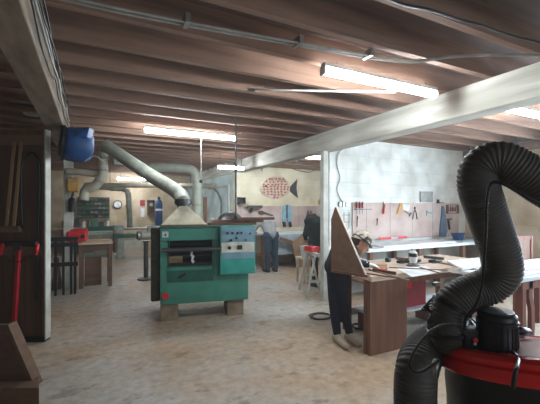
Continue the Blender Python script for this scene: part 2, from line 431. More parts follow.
MB().cyl(Pd(10, 104, 3.9), Pd(50, 108, 3.9), .018, seg=10).build('rod', 'dsteel', t, smooth='all', world=True)
MB().cyl(Pd(35, 106, 3.9), Pd(35, 112, 3.9), .008, seg=8).build('stem', 'steel', t, world=True)
MB().lathe([(.02, .0), (.11, -.03), (.1, -.035)], Pd(35, 112, 3.9)).build('lamp_shade', 'plaster', t, smooth=True, world=True)

# red work stand
b0 = Pz(14, 347, 0)
t = thing('work_stand', 'red pole stand with a black crossbar before the dark door', 'stand', b0)
dS = b0.dot(CAMF)
MB().bar(Pd(13, 345, dS), Pd(19, 246, dS), .042, .042).build('pole', 'deepred', t, world=True, bevel=.008)
MB().bar(Pd(-30, 243, dS), Pd(37, 243.5, dS), .045, .045).build('crossbar', 'black', t, world=True, bevel=.008)
MB().bar(Pd(19, 250, dS) + CAMF * -.03, Pd(19, 243, dS) + CAMF * -.03, .07, .03).build('clamp', 'black', t, world=True)
for u in (2, 37): MB().cap(Pd(u + .6, 245, dS - .04), .019, Pd(u - 1, 254, dS - .04), .015).build('handle', 'redp', t, smooth='all', world=True)
MB().bar(b0 - CAMR * .3 + UP * .015, b0 + CAMR * .1 + UP * .015, .06, .03).build('foot', 'black', t, world=True)
MB().bar(b0 - CAMF * .12 + UP * .015, b0 + CAMF * .10 + UP * .015, .06, .03).build('foot', 'black', t, world=True)
MB().tube(smoothpath([Pd(2, 255, dS - .06), Pd(14, 262, dS - .06), Pd(30, 258, dS - .06), Pd(37, 252, dS - .06)], 5), .005, 6).build('cord', 'cable', t, smooth='all', world=True)

# triangular bracket bottom-left
c0 = Pz(10, 400, 0)
t = thing('plywood_bracket', 'brown sloping plywood bracket on a plank at the lower left corner', 'bracket', c0)
D = c0.dot(CAMF)
tri = [Pd(-60, 325, D), Pd(5, 325, D), Pd(32, 387, D), Pd(32, 389, D), Pd(-60, 402, D)]
MB().prism(tri, CAMF * .035).build('side_panel', 'bracketwood', t, world=True, bevel=.002)
edge = [Pd(5, 325, D), Pd(8, 325, D), Pd(35, 387, D), Pd(32, 387, D)]
MB().prism([p + CAMF * .0 for p in edge], CAMF * .10).build('sloping_edge', 'dwood2', t, world=True)
h = Pd(38, 388, D - .12).z
q = Pd(38, 404, D - .12)
MB().prism([Vector((p.x, p.y, 0.0)) for p in (Pd(-60, 400, D - .12), Pd(39, 400, D - .12), Pd(39, 400, D + .16), Pd(-60, 400, D + .16))], (0, 0, max(h, .04))).build('base', 'dwood2', t, world=True, bevel=.003)

# blue drum
c = Pd(76, 145, 4.15)
t = thing('plastic_drum', 'blue rounded plastic drum hung beside the grey beam at upper left', 'drum', c)
ax = (-CAMR * .8 - CAMF * .5 + UP * .1).normalized()
MB().lathe([(.06, -.19), (.15, -.17), (.195, -.10), (.205, 0), (.20, .08), (.18, .12)], c, ax).build('drum_shell', 'blue', t, smooth='all', world=True)
MB().lathe([(.18, .115), (.205, .12), (.205, .145), (.18, .17), (.05, .18), (.05, .15)], c, ax).build('dark_flange', 'black', t, smooth=True, world=True)
MB().prism([c + CAMR * .05 + CAMF * -.10 + UP * .19, c + CAMR * .21 + CAMF * -.1 + UP * .19, c + CAMR * .20 + CAMF * -.14 + UP * .06, c + CAMR * .10 + CAMF * -.2 + UP * .06], CAMF * .12).build('flap', 'blue', t, world=True, bevel=.01)
MB().tube(smoothpath([c + CAMR * .10 - UP * .19, c + CAMR * .22 - UP * .13, c + CAMR * .33 - UP * .20, c + CAMR * .38 - UP * .24], 6), .006, 6).build('cord', 'whitem', t, smooth='all', world=True)
MB().cyl(c + ax * .13 + UP * .1, Vector((-.30, (c + ax * .13).y, c.z + .3)), .012, seg=8).build('hanger', 'dsteel', t, world=True)

# ------------------------------------------------------------------ planer
PL0 = Pd(160, 322, 4.75); PL0.z = 0
rot = -YAW + radians(14.5)
PLM = Matrix.Translation(PL0) @ Matrix.Rotation(rot, 4, 'Z')
t = thing('thickness_planer', 'large green thickness planer raised on concrete blocks', 'machine', PL0, rot)
Z0, Z1, DP = .23, 1.30, .75
MB().box(0, 1.22, 0, DP, Z0, .74).box(0, .10, 0, DP, .74, 1.10).box(.74, 1.22, 0, DP, .74, 1.10).box(0, 1.22, 0, DP, 1.10, Z1 - .03).box(.1, .74, .35, DP, .74, 1.10).build('body', 'green', t, bevel=.008)
MB().box(-.015, 1.235, -.015, DP + .01, Z1 - .03, Z1).build('top_plate', 'dgreen', t, bevel=.004)
MB().box(-.13, -.005, .12, DP - .05, Z0 + .02, Z1 - .02).build('gear_housing', 'olive', t, bevel=.02)['label'] = 'rusty brown side housing'
MB().box(.108, .732, .02, .295, .745, .785).build('feed_table', 'black', t, bevel=.004)
MB().box(.102, .738, .30, .345, .75, 1.095).box(.102, .106, .03, .3, .75, 1.095).box(.734, .738, .03, .3, .75, 1.095).box(.102, .738, .03, .3, 1.09, 1.096).build('slot_shade', 'slot', t)  # black inner faces added to paint the dark shade of the slot interior
MB().box(.115, .125, -.012, .02, .70, 1.12).box(.105, .74, -.008, .0, .735, .75).box(.7, .74, -.008, 0, .60, 1.1).build('slot_frame', 'dgreen', t)
MB().cyl((.03, -.09, .985), (.82, -.09, .985), .028, seg=16).cyl((.08, -.09, .985), (.08, .05, .985), .015).cyl((.7, -.09, .985), (.7, .05, .985), .015).build('front_roller', 'dsteel', t, smooth=True)
for z in (.86, .93, 1.04): MB().cyl((.11, .2, z), (.73, .2, z), .035, seg=16).build('feed_roller', 'black', t, smooth=True)
pts = [(.44, .62), (.47, .63), (.46, .58), (.49, .55), (.47, .50), (.5, .48), (.46, .45), (.44, .49), (.45, .54), (.43, .57)]
MB().prism([(x - .03, -.004, z + .33) for x, z in pts], (0, -.004, 0)).build('white_rag', 'whitem', t)
MB().box(.105, .30, .1, .12, .75, .87).build('inner_flap', 'pine', t)
MB().box(.09, .72, -.006, 0, .53, .69).build('lower_plate', 'dgreen', t)
MB().prism([(.22, -.012, .60), (.34, -.012, .66), (.34, -.012, .63), (.26, -.012, .58)], (0, .006, 0)).build('lever', 'black', t)
MB().box(.03, .11, -.006, 0, 1.15, 1.23).build('maker_plate', 'whitem', t)
MB().prism([(.05, -.008, 1.17), (.09, -.008, 1.17), (.07, -.008, 1.21)], (0, .002, 0)).build('plate_mark', 'dgreen', t)
# console
MB().box(.80, 1.30, -.10, .10, .62, Z1 - .0).build('console', 'teal', t, bevel=.01)
MB().box(.82, 1.29, -.106, -.10, .84, 1.28).build('control_face', 'blueface', t)
MB().box(.82, 1.285, -.110, -.106, .93, 1.07).build('pale_strip', 'creamstrip', t)
for (x, z, r) in ((.90, 1.20, .016), (.97, 1.20, .016), (1.04, 1.20, .016), (1.10, 1.20, .014), (.95, 1.10, .018), (1.03, 1.13, .014), (.93, .995, .024), (1.06, 1.0, .018), (1.22, 1.19, .014), (1.16, 1.10, .012)):
    MB().cyl((x, -.106, z), (x, -.128, z), r, seg=12).build('knob', 'black', t, smooth=True)
MB().box(1.04, 1.11, -.128, -.11, .97, 1.03).build('gauge', 'black', t)
# red stop
MB().cyl((.07, 0, .36), (.07, -.03, .36), .03, seg=16).build('button_base', 'dgreen', t, smooth=True)
MB().cyl((.07, -.03, .36), (.07, -.06, .36), .045, seg=18).build('stop_button', 'redp', t, smooth=True, bevel=.006)
MB().box(.02, .06, .02, .04, 1.3, 1.31).build('latch', 'steel', t)
# concrete blocks
for x, y0, lb in ((.0, .02, 'pale concrete block under the left front corner of the green planer'), (.90, .05, 'dusty wooden block under the right front corner of the green planer')):
    o = MB().box(x, x + .24, y0, y0 + .4, 0, Z0 - .002).build('support_block', 'blocktan', bevel=.01)
    if x > 0: o.data.transform(Matrix.Translation((.02, 0, 0)))
    o.matrix_basis = PLM.copy(); tag(o, lb, 'block')
for x, y0, lb in ((.02, .5, 'left'), (.95, .5, 'right')):
    o = MB().box(x, x + .22, y0, y0 + .2, 0, Z0 - .002).build('support_block', 'blocktan', bevel=.01)
    o.matrix_basis = PLM.copy(); tag(o, 'concrete block under the rear %s side of the planer' % lb, 'block')
# hood
o = thing('dust_hood', 'dusty canvas pyramid hood on top of the green planer', 'hood', PLM @ Vector((.31, .3, Z1)), rot)
MB().ring_tube([[Vector((-.29 * s, -.27 * s, z)), Vector((.31 * s, -.27 * s, z)), Vector((.31 * s, .27 * s, z)), Vector((-.29 * s, .27 * s, z))] for s, z in ((1.0, .002), (1.02, .02), (.80, .10), (.48, .19), (.24, .265), (.20, .285))]).build('canvas_skirt', 'canvas', o, bevel=.015)
MB().box(-.31, .33, -.29, .29, 0, .018).build('base_frame', 'leg', o)
MB().cyl((0, 0, .28), (0, 0, .33), .085, seg=20).build('collar', 'dsteel', o, smooth=True)
hood_top = PLM @ Vector((.31, .3, Z1 + .33))
# boards lying on the planer
for i, (x0, x1, y0, y1, z, th, ang, m, lb) in enumerate((
    (.66, 1.36, .10, .30, Z1, .035, 0, 'dwood2', 'lowest brown board lying on the green planer'),
    (.72, 1.48, .12, .26, Z1 + .036, .04, 2, 'leg', 'reddish board stacked on the board on the green planer'),
    (.98, 1.62, .06, .18, Z1 + .077, .035, -4, 'dwood', 'dark short board at the top of the pile on the planer'))):
    o = MB().box(x0, x1, y0, y1, z, z + th).build('wooden_board', m, bevel=.003)
    o.matrix_basis = PLM @ Matrix.Rotation(radians(ang) * .3, 4, 'Z'); tag(o, lb, 'board', 'boards on the planer')
# wooden shapes standing on planer
for (u, v0, v1, w_, m, lb) in ((205, 197, 214, .05, 'leg', 'small upright wooden offcut on the planer beside the pale duct'), (210, 203, 214, .05, 'whitem', 'small pale pot among the boards on the planer')):
    b0 = Pd(u, v1, 5.2); b0.z = Z1 + .036
    if m == 'leg': o = MB().bar(b0, Pd(u, v0, 5.2), .05, .04).build('wood_offcut', m, bevel=.003); tag(origin(o, b0), lb, 'offcut')
    else: o = MB().lathe([(.03, 0), (.04, .10), (.035, .10), (.028, .01)], b0 - UP * .036 + CAMF*.1).build('small_pot', m, smooth=True); tag(origin(o, b0), lb, 'pot')

# ------------------------------------------------------------------ ducts
def ribbed(mb, path, r, step, amp, seg=20):
    P = resample(path, step)
    return mb.tube(P, [r + (amp if i % 4 in (0,) else (amp * .55 if i % 2 else 0)) for i in range(len(P))], seg)
t = thing('dust_duct', 'long grey flexible duct slanting down to the planer hood', 'duct', hood_top)
A = Pd(106, 146, 6.3)
pth = smoothpath([A, Pd(120, 155, 6.1), Pd(150, 175, 5.7), Pd(170, 187, 5.45), Pd(180, 195, 5.35), hood_top], 12)
ribbed(MB(), pth, .105, .012, .006).build('flexible_hose', 'duct', t, smooth='all', world=True)
MB().lathe([(.12, -.03), (.125, 0), (.12, .05)], hood_top).build('clamp_band', 'dsteel', t, smooth=True, world=True)
t = thing('duct_manifold', 'cream dusty metal duct junction with elbows under the ceiling at left', 'duct', A)
def P7(u, v, d=6.5): return Pd(u, v, d)
MB().tube(smoothpath([A + CAMR * .05, P7(104, 150), P7(103, 160), P7(103, 172), P7(100, 182)], 6), .085, 18).build('riser', 'duct2', t, smooth='all', world=True)
MB().tube(smoothpath([P7(66, 171), P7(80, 172), P7(95, 174), P7(102, 174)], 6), .06, 18).build('branch', 'duct2', t, smooth='all', world=True)
MB().tube(smoothpath([P7(101, 178), P7(95, 186), P7(86, 190), P7(84, 200)], 6), .085, 18).build('elbow', 'duct2', t, smooth='all', world=True)
for u, v in ((104, 158), (103, 170)): MB().lathe([(.088, -.02), (.10, 0), (.088, .02)], P7(u, v)).build('joint_band', 'duct', t, smooth=True, world=True)
MB().box(*sum(([c_ - .08, c_ + .08] for c_ in P7(118, 161)), [])).build('junction_box', 'duct', t, world=True, bevel=.01)
MB().cyl(A + UP * .05, Vector((A.x, A.y, JZ)), .02, seg=8).build('hanger', 'dsteel', t, world=True)
t = thing('wall_duct', 'pale duct running along the back wall and elbowing down past the clock', 'duct', Pd(130, 228, 11.6))
MB().tube(smoothpath([Pd(90, 186, 11.2), Pd(100, 187, 11.3), Pd(115, 188.5, 11.5), Pd(123, 189, 11.6), Pd(127, 191, 11.6), Pd(128.5, 196, 11.6), Pd(129, 205, 11.6), Pd(130, 228, 11.6)], 6), .085, 14).build('pipe', 'duct', t, smooth='all', world=True)
for u, v in ((128.8, 206), (112, 188.2)): MB().lathe([(.10, -.03), (.10, .03)], Pd(u, v, 11.55), UP if v > 200 else CAMR).build('joint_band', 'duct', t, smooth=True, world=True)
t = thing('vertical_duct', 'pale green-grey upright duct with bent top behind the planer', 'duct', Pz(197, 262, 0))
bt = Pd(197, 262, 9.6); bt.z = 0.0
MB().tube(smoothpath([Pd(150, 167, 9.6), Pd(172, 167.5, 9.6), Pd(188, 168.5, 9.6), Pd(195, 173, 9.6), Pd(197, 181, 9.6), Pd(197, 200, 9.6), Pd(197, 230, 9.6), bt], 7), .125, 18).build('pipe', 'duct3', t, smooth='all', world=True)
for v in (182, 205): MB().lathe([(.14, -.03), (.14, .03)], Pd(197, v, 9.6)).build('joint_band', 'duct2', t, smooth=True, world=True)
t = thing('ceiling_duct', 'long pale duct crossing the far end below the ceiling', 'duct', Pd(100, 187, 11))
MB().cyl(PY(84, 185, 12.2), PY(232, 186, 10.2), .075, seg=14).build('pipe', 'duct2', t, smooth=True, world=True)
for u in (110, 190):
    q = PY(84, 185, 12.2).lerp(PY(232, 186, 10.2), (u - 84) / 148); MB().cyl(q, (q.x, q.y, JZ), .01, seg=6).build('hanger', 'dsteel', t, world=True)
t = thing('bent_pipe', 'thin grey bent pipe on the pale blue wall behind the planer', 'pipe', PX(221, 215, 3.36))
MB().tube(smoothpath([PX(208, 188, 3.36), PX(214, 189, 3.36), PX(219, 196, 3.35), PX(221, 204, 3.35), PX(221, 222, 3.35)], 5), .03, 10).build('pipe', 'steel', t, smooth='all', world=True)
# hanging rods
for u, v0, v1, d, lb in ((236, 98, 217, 4.9, 'dark thin rod hanging from the joists above the planer console'), (201, 142, 181, 5.6, 'shorter pale rod hanging from the joists left of the console rod')):
    q = Pd(u, v1, d)
    t = thing('hanging_rod', lb, 'rod', q, 0, 'rods hanging over the planer')
    MB().cyl(q, (q.x, q.y, JZ), .014 if u > 230 else .009, seg=8).build('rod', 'dsteel' if u > 230 else 'cablew', t, smooth=True, world=True)
    MB().lathe([(.02, -.03), (.03, -.01), (.02, .02)], q).build('socket', 'black', t, smooth=True, world=True)

# ------------------------------------------------------------------ people
def head(mb, c, face, up, s=1.05):
    f = Vector(face).normalized(); r = f.cross(Vector(up)).normalized(); u = r.cross(f).normalized()
    R = Matrix((r, f, u)).transposed()
    mb.ball(c, .092 * s, (.82, 1.0, 1.18), R)
    mb.cap(c + f * .045 * s - u * .055 * s, .048 * s, c + f * .06 * s - u * .085 * s, .030 * s)
    mb.cap(c + f * .095 * s + u * .012 * s, .009 * s, c + f * .112 * s - u * .022 * s, .014 * s)
    mb.cap(c + f * .088 * s - u * .052 * s - r * .02 * s, .008 * s, c + f * .088 * s - u * .052 * s + r * .02 * s, .008 * s)
    for k in (-1, 1): mb.ball(c + r * .08 * s * k, .026 * s, (.35, .7, 1.1), R); mb.cap(c + f * .083 * s + r * .015 * s * k + u * .03 * s, .011 * s, c + f * .075 * s + r * .045 * s * k + u * .03 * s, .010 * s)
    return r, f, u
def hand(mb, wr, dirn, palmn, side, curl=.5):
    d = Vector(dirn).normalized(); n = Vector(palmn); n = (n - d * n.dot(d)).normalized(); s = d.cross(n).normalized() * side
    for k in range(4):
        o = s * (.030 - .020 * k); base = wr + d * .085 + o
        mb.cap(wr + d * .012 + o * .6, .018, base, .014)
        Ls = (.038, .043, .040, .031)[k]; p = base; dd = d.copy()
        for j in range(3):
            a = curl * (.5 + .35 * j); dd = (d * cos(a) + n * sin(a)).normalized(); q = p + dd * Ls * (1, .68, .5)[j]
            mb.cap(p, .0095 - .001 * j, q, .0088 - .001 * j, 10); p = q
    p = wr + d * .02 + s * .025; q = p + (d * .6 + s * .75 + n * .2).normalized() * .042
    mb.cap(p, .014, q, .0115, 10); mb.cap(q, .0115, q + (d * .85 + s * .3 + n * .35).normalized() * .032, .009, 10)
def person(label, J, top, legs, shoes, loc, extra=None, vox=.010, slim=0):
    t = MB()
    V = {k: Vector(v) for k, v in J.items() if k not in ('face', 'up')}
    pel, ch, nk, hd = V['pelvis'], V['chest'], V['neck'], V['head']
    lat = (V['shR'] - V['shL']).normalized()
    hl = (V['hipR'] - V['hipL']).normalized()
    def torso(m, g):
        m.cap(V['hipL'], .095 + g, V['hipR'], .095 + g); m.cap(pel, .11 + g, pel.lerp(ch, .5), .10 + g)
        for k in (-1, 1):
            m.cap(pel + hl * .045 * k, .095 + g, ch + lat * .07 * k, .105 + g); m.cap(ch + lat * .06 * k, .10 + g, ch.lerp(nk, .6) + lat * .05 * k, .075 + g)
        m.cap(V['shL'], .055 + g, V['shR'], .055 + g)
        m.cap(ch, .10 + g, nk, .058 + g)
    def arm(m, s, g, full=True):
        m.cap(V['sh' + s], .056 + g, V['el' + s], .040 + g); 
        if full: m.cap(V['el' + s], .040 + g, V['wr' + s], .027 + g)
    def leg_(m, s, g):
        m.cap(V['hip' + s], .088 + g, V['kn' + s], .056 + g); m.cap(V['kn' + s], .056 + g, V['kn' + s].lerp(V['an' + s], .35), .056 + g); m.cap(V['kn' + s].lerp(V['an' + s], .3), .056 + g, V['an' + s], .036 + g)
    torso(t, 0); t.cap(nk, .055, hd, .05)
    fr = head(t, hd, J['face'], J['up'])
    for s, k in (('L', 1), ('R', -1)):
        arm(t, s, 0); leg_(t, s, 0)
        hand(t, V['wr' + s], J.get('hd' + s) or (V['wr' + s] - V['el' + s]), J.get('pn', (0, 0, -1)), k)
        t.cap(V['an' + s] - UP * .01, .035, V['toe' + s], .028)
    for o_ in (V,): pass
    body = t.build('person', 'skin', remesh=vox)
    loc = Vector(loc); body.data.transform(Matrix.Translation(-loc)); body.matrix_basis = Matrix.Translation(loc)
    tag(body, label, 'person')
    m = MB(); torso(m, .045 if top[2] else .018)
    for s in 'LR': arm(m, s, .014, top[1])
    m.build('shirt' if not top[2] else 'jacket', top[0], body, world=True, remesh=.014)
    m = MB(); m.cap(V['hipL'], .115, V['hipR'], .115); m.cap(pel, .118, pel.lerp(ch, .12), .112)
    for s in 'LR':
        leg_(m, s, .014 - slim * .012); m.cap(V['kn' + s].lerp(V['an' + s], .5), .070 - slim * .013, V['an' + s] + UP * .02, .060 - slim * .012)
    m.build('trousers', legs, body, world=True, remesh=.014)
    for s in 'LR':
        m = MB(); a, b_ = V['an' + s], V['toe' + s]; g = Vector((a.x, a.y, .045)); h = Vector((b_.x, b_.y, .038))
        bk = (g - h).normalized()
        m.cap(g + bk * .03, .045, h, .040); m.cap(h, .040, h - bk * .05, .034); m.cap(g + UP * .03, .042, g.lerp(h, .5) + UP * .01, .040)
        o = m.build('shoe', shoes, body, world=True, remesh=.009)
        for v in o.data.vertices:
            w_ = v.co.z + loc.z
            if w_ < .004: v.co.z = .004 - loc.z
    r, f, u = fr
    for k in (-1, 1):
        e = MB(); e.ball(hd + f * .086 + r * .031 * k + u * .014, .011); eo = e.build('eye', 'whitem', body, world=True, smooth='all')
        e = MB(); e.ball(hd + f * .095 + r * .031 * k + u * .014, .0048); e.build('pupil', 'black', eo, world=False, smooth='all').data.transform(Matrix.Translation(-loc))
    if extra: extra(body, V, fr)
    return body

# person bending over the work table at right
def p3x(body, V, fr):
    r, f, u = fr; c = V['head']; R = Matrix((r, f, u)).transposed()
    m = MB(); m.ball(c + u * .02 - f * .008, .122, (.88, .98, 1.06), R, 24)
    bmesh.ops.bisect_plane(m.b, geom=m.b.verts[:] + m.b.edges[:] + m.b.faces[:], plane_co=c + u * .02, plane_no=(u - f * .25), clear_inner=True)
    m.prism([c + f * .075 + u * .05 + r * x for x in (-.065, .065)] + [c + f * .135 + u * .035 + r * .045, c + f * .145 + u * .035, c + f * .135 + u * .035 - r * .045], u * .007)
    m.build('cap', 'cap', body, smooth='all', world=True)
    m = MB(); m.tube([c + (r * cos(a) * .108 + f * sin(a) * .122) + u * .035 for a in [k * pi / 12 for k in range(25)]], .008, 8); m.build('head_strap', 'black', body, smooth='all', world=True)
    for s_, k in (('L', 1), ('R', -1)):
        m = MB(); w_ = V['wr' + s_]; d_ = (Vector((.4, -.1, -.12)) if s_ == 'R' else Vector((.6, -.3, -.1)))
        hand(m, w_, d_, (0, -.3, -1), k); m.cap(w_ - d_.normalized() * .02, .034, w_ + d_.normalized() * .02, .030)
        g_ = m.build('glove', 'paper', body, world=True, remesh=.006)
        for v in g_.data.vertices: v.co += v.normal * .003
    m = MB(); m.ball(c - u * .005 - f * .032, .096, (.85, .9, 1.0), R); m.build('hair', 'hair', body, smooth='all', world=True)
fL, fR = Pz(337, 342, 0), Pz(349, 341, 0)
hipc = Vector((2.56, 3.29, .88))
person('person in a patterned cap and dark trousers bent over the work table', dict(
    pelvis=hipc, hipL=hipc + Vector((-.0, .07, -.02)), hipR=hipc + Vector((.01, -.07, -.02)),
    chest=(2.65, 3.29, 1.04), neck=(2.73, 3.24, 1.11), head=Pd(360.5, 243, 4.05), face=(.60, -.5, -.60), up=(.6, -.2, .75),
    shL=(2.74, 3.44, 1.09), shR=(2.65, 3.13, 1.06), elL=(2.80, 3.50, .98), elR=(2.66, 3.10, .93), wrL=(2.92, 3.34, .91), wrR=(2.79, 3.04, .91),
    hdR=(.4, -.1, -.12), hdL=(.6, -.3, -.1), pn=(0, -.3, -1),
    knL=Vector((2.49, 3.28, .50)), knR=Vector((2.56, 3.19, .50)), anL=fL + UP * .09, anR=fR + UP * .09,
    toeL=Pz(344, 348, 0) + UP * .035, toeR=Pz(356.5, 346, 0) + UP * .035),
    ('navy', True, False), 'navy', 'shoe', (hipc.x, hipc.y, 0), p3x, slim=1)
# person behind planer, bending at fish-wall bench, seen from behind
def hairx(mm):
    def fn(body, V, fr):
        r, f, u = fr; c = V['head']; R = Matrix((r, f, u)).transposed()
        m = MB(); m.ball(c + u * .02 - f * .02, .104, (.86, .95, 1.1), R, 18)
        bmesh.ops.bisect_plane(m.b, geom=m.b.verts[:] + m.b.edges[:] + m.b.faces[:], plane_co=c, plane_no=(u - f * .9), clear_inner=True)
        m.build('hair', mm, body, smooth='all', world=True)
    return fn
g = Pz(272, 272, 0); g1 = g + Vector((-.14, 0, 0)); g2 = g + Vector((.12, 0, 0)); X, Y_ = g.x, g.y
person('person in a grey shirt and blue jeans leaning over the far bench', dict(
    pelvis=(X, Y_ + .05, .90), hipL=(X - .1, Y_ + .05, .88), hipR=(X + .1, Y_ + .05, .88),
    chest=(X + .02, Y_ + .25, 1.12), neck=(X + .02, Y_ + .42, 1.19), head=(X + .02, Y_ + .56, 1.16), face=(0, .5, -.8), up=(0, 1, .3),
    shL=(X - .20, Y_ + .36, 1.16), shR=(X + .22, Y_ + .36, 1.16), elL=(X - .30, Y_ + .42, .97), elR=(X + .30, Y_ + .45, .98), wrL=(X - .16, Y_ + .62, .93), wrR=(X + .20, Y_ + .62, .93),
    knL=(X - .11, Y_ + .02, .48), knR=(X + .11, Y_ + .04, .48), anL=(X - .12, Y_, .09), anR=(X + .10, Y_, .09), toeL=(X - .14, Y_ + .15, .035), toeR=(X + .12, Y_ + .15, .035)),
    ('greysh', False, False), 'jeans', 'dshoe', (X, Y_, 0), hairx('hair'), .012)
g = Pd(319.5, 292, 6.9); X, Y_ = g.x, g.y
person('person in a dark jacket stooping beside the plaster column', dict(
    pelvis=(X, Y_, .90), hipL=(X - .09, Y_ + .04, .88), hipR=(X + .09, Y_ - .04, .88),
    chest=(X - .03, Y_ + .06, 1.18), neck=(X - .02, Y_ + .17, 1.33), head=(X + .0, Y_ + .32, 1.30), face=(.1, .6, -.8), up=(0, .8, .6),
    shL=(X - .17, Y_ + .12, 1.28), shR=(X + .17, Y_ + .10, 1.28), elL=(X - .22, Y_ + .18, 1.02), elR=(X + .20, Y_ + .18, 1.02), wrL=(X - .10, Y_ + .34, .92), wrR=(X + .12, Y_ + .34, .92),
    knL=(X - .10, Y_ + .03, .48), knR=(X + .10, Y_ - .02, .48), anL=(X - .10, Y_, .09), anR=(X + .10, Y_ - .06, .09), toeL=(X - .12, Y_ + .14, .035), toeR=(X + .12, Y_ + .09, .035)),
    ('darkgr', True, True), 'navy', 'dshoe', (X, Y_, 0), hairx('hair'), .012)

# ------------------------------------------------------------------ main work table
TX0, TX1, TY0, TY1, TZ = 2.57, 4.75, 2.74, 3.62, .84
t = thing('work_table', 'large wooden work table with plywood end panels and clutter', 'table', (TX0, TY0, 0))
MB().prism([(TX0, TY0, TZ - .055), (TX1, TY0, TZ - .055), (TX1, TY1, TZ - .055), (TX0 + .20, TY1, TZ - .055)], (0, 0, .055)).build('tabletop', 'benchtop', t, world=True, bevel=.004)
MB().box(TX0 + .02, TX0 + .56, TY0 + .04, TY0 + .09, 0, TZ - .055).build('leg', 'leg', t, world=True, bevel=.004)
MB().box(TX1 - .6, TX1 - .05, TY0 + .12, TY0 + .17, 0, TZ - .055).build('leg', 'leg', t, world=True, bevel=.004)
MB().box(TX0 + .3, TX0 + .38, TY1 - .12, TY1 - .04, 0, TZ - .055).build('leg', 'leg', t, world=True)
MB().box(TX1 - .12, TX1 - .04, TY1 - .12, TY1 - .04, 0, TZ - .055).build('leg', 'leg', t, world=True)
MB().box(TX0 + .56, TX1 - .6, TY0 + .06, TY0 + .09, TZ - .13, TZ - .055).build('apron', 'leg', t, world=True)
MB().box(TX0 + .02, TX0 + .05, TY0 + .1, TY0 + .14, 0, TZ - .056).build('edge_post', 'leg', t, world=True)
MB().box(TX0 + .38, TX1 - .12, TY1 - .1, TY1 - .05, .18, .27).build('stretcher', 'white', t, world=True)
t = thing('red_crate', 'crimson crate stowed under the large work table', 'crate', (3.6, 3.35, .27))
MB().box(3.15, 3.95, 3.2, 3.5, .275, .3).box(3.15, 3.95, 3.2, 3.22, .3, .70).box(3.15, 3.95, 3.48, 3.5, .3, .70).box(3.15, 3.17, 3.22, 3.48, .3, .7).box(3.93, 3.95, 3.22, 3.48, .3, .7).build('box', 'crimson', t, world=True)
MB().box(3.42, 3.68, 3.19, 3.2, .52, .62).build('label_panel', 'redp', t, world=True)
o = tag(MB().box(3.0, 4.2, 3.12, 3.50, .245, .272).build('shelf_board', 'white'), 'white shelf board low under the large work table', 'board')
for lx in (3.05, 4.1): tag(MB().box(lx, lx + .12, 3.2, 3.5, 0, .243).build('timber_block', 'leg', bevel=.005), '%s timber block holding up the white shelf board' % ('left' if lx < 3.5 else 'right'), 'block')

# triangular plywood board standing on table
ta, tb, tc_ = Pd(330, 214, 3.66), Pd(336, 212, 3.66), Pd(366, 274.5, 3.66)
td = Pd(331, 268, 3.72)
tz = TZ + .002
def onto(p, z): return Vector((p.x, p.y, z))
t = thing('plywood_gusset', 'tall sloping brown plywood triangle standing on the work table', 'board', onto(Pz(350, 270, TZ), TZ))
B0 = Pz(366, 277, tz); A0 = Pz(331, 271.5, tz)
nrm = (B0 - A0).cross(UP).normalized() * -.018
if nrm.dot(CAMF) < 0: nrm = -nrm
al = (B0 - A0).normalized()
topR = A0 + al * .065; topR.z = tz + .715
MB().prism([A0, B0, topR, topR - al * .012, A0 + UP * .58], nrm).build('panel', 'ply', t, world=True)
ed = (B0 - topR).normalized(); pr = CAMF.cross(ed).normalized() * .008
MB().prism([B0, topR, topR - pr, B0 - pr], nrm).build('sawn_edge', 'plyedge', t, world=True)['label'] = 'pale sawn edge'
b1 = B0 - (B0 - A0) * .25
MB().bar(A0 + UP * .012 - CAMF * .02, B0 + UP * .012 - CAMF * .02 + CAMR * .02, .03, .024).build('base_batten', 'leg', t, world=True)

# things on the table
def tp(u, v): return Pz(u, v, TZ)
def ty(u, y=None): pass
b0 = tp(413, 266); b0.z = TZ
t = thing('router', 'grey and black hand router standing on the work table', 'power tool', b0)
MB().lathe([(.075, .001), (.078, .006), (.075, .014), (.02, .016)], b0).build('base_plate', 'dsteel', t, smooth=True, world=True)
MB().lathe([(.04, .045), (.048, .055), (.050, .13), (.046, .165), (.03, .185)], b0).build('motor', 'whitem', t, smooth=True, world=True)
MB().lathe([(.051, .115), (.053, .12), (.053, .155), (.051, .16)], b0).build('band', 'black', t, smooth=True, world=True)
for s in (-1, 1):
    MB().cyl(b0 + CAMR * .05 * s + UP * .012, b0 + CAMR * .05 * s + UP * .11, .007, seg=8).build('column', 'steel', t, world=True)
    MB().cap(b0 + CAMR * .062 * s + UP * .06, .02, b0 + CAMR * .085 * s + UP * .065, .018).build('handle', 'black', t, smooth='all', world=True)
MB().tube(smoothpath([b0 + UP * .18, b0 + UP * .20 + CAMF * .05, b0 + UP * .10 + CAMF * .13, b0 + UP * .008 + CAMF * .18, b0 + UP * .008 + CAMF * .2 + CAMR * .3], 6), .004, 6).build('cord', 'cable', t, smooth='all', world=True)
MB().lathe([(.012, .02), (.012, .045)], b0).build('chuck', 'steel', t, world=True)

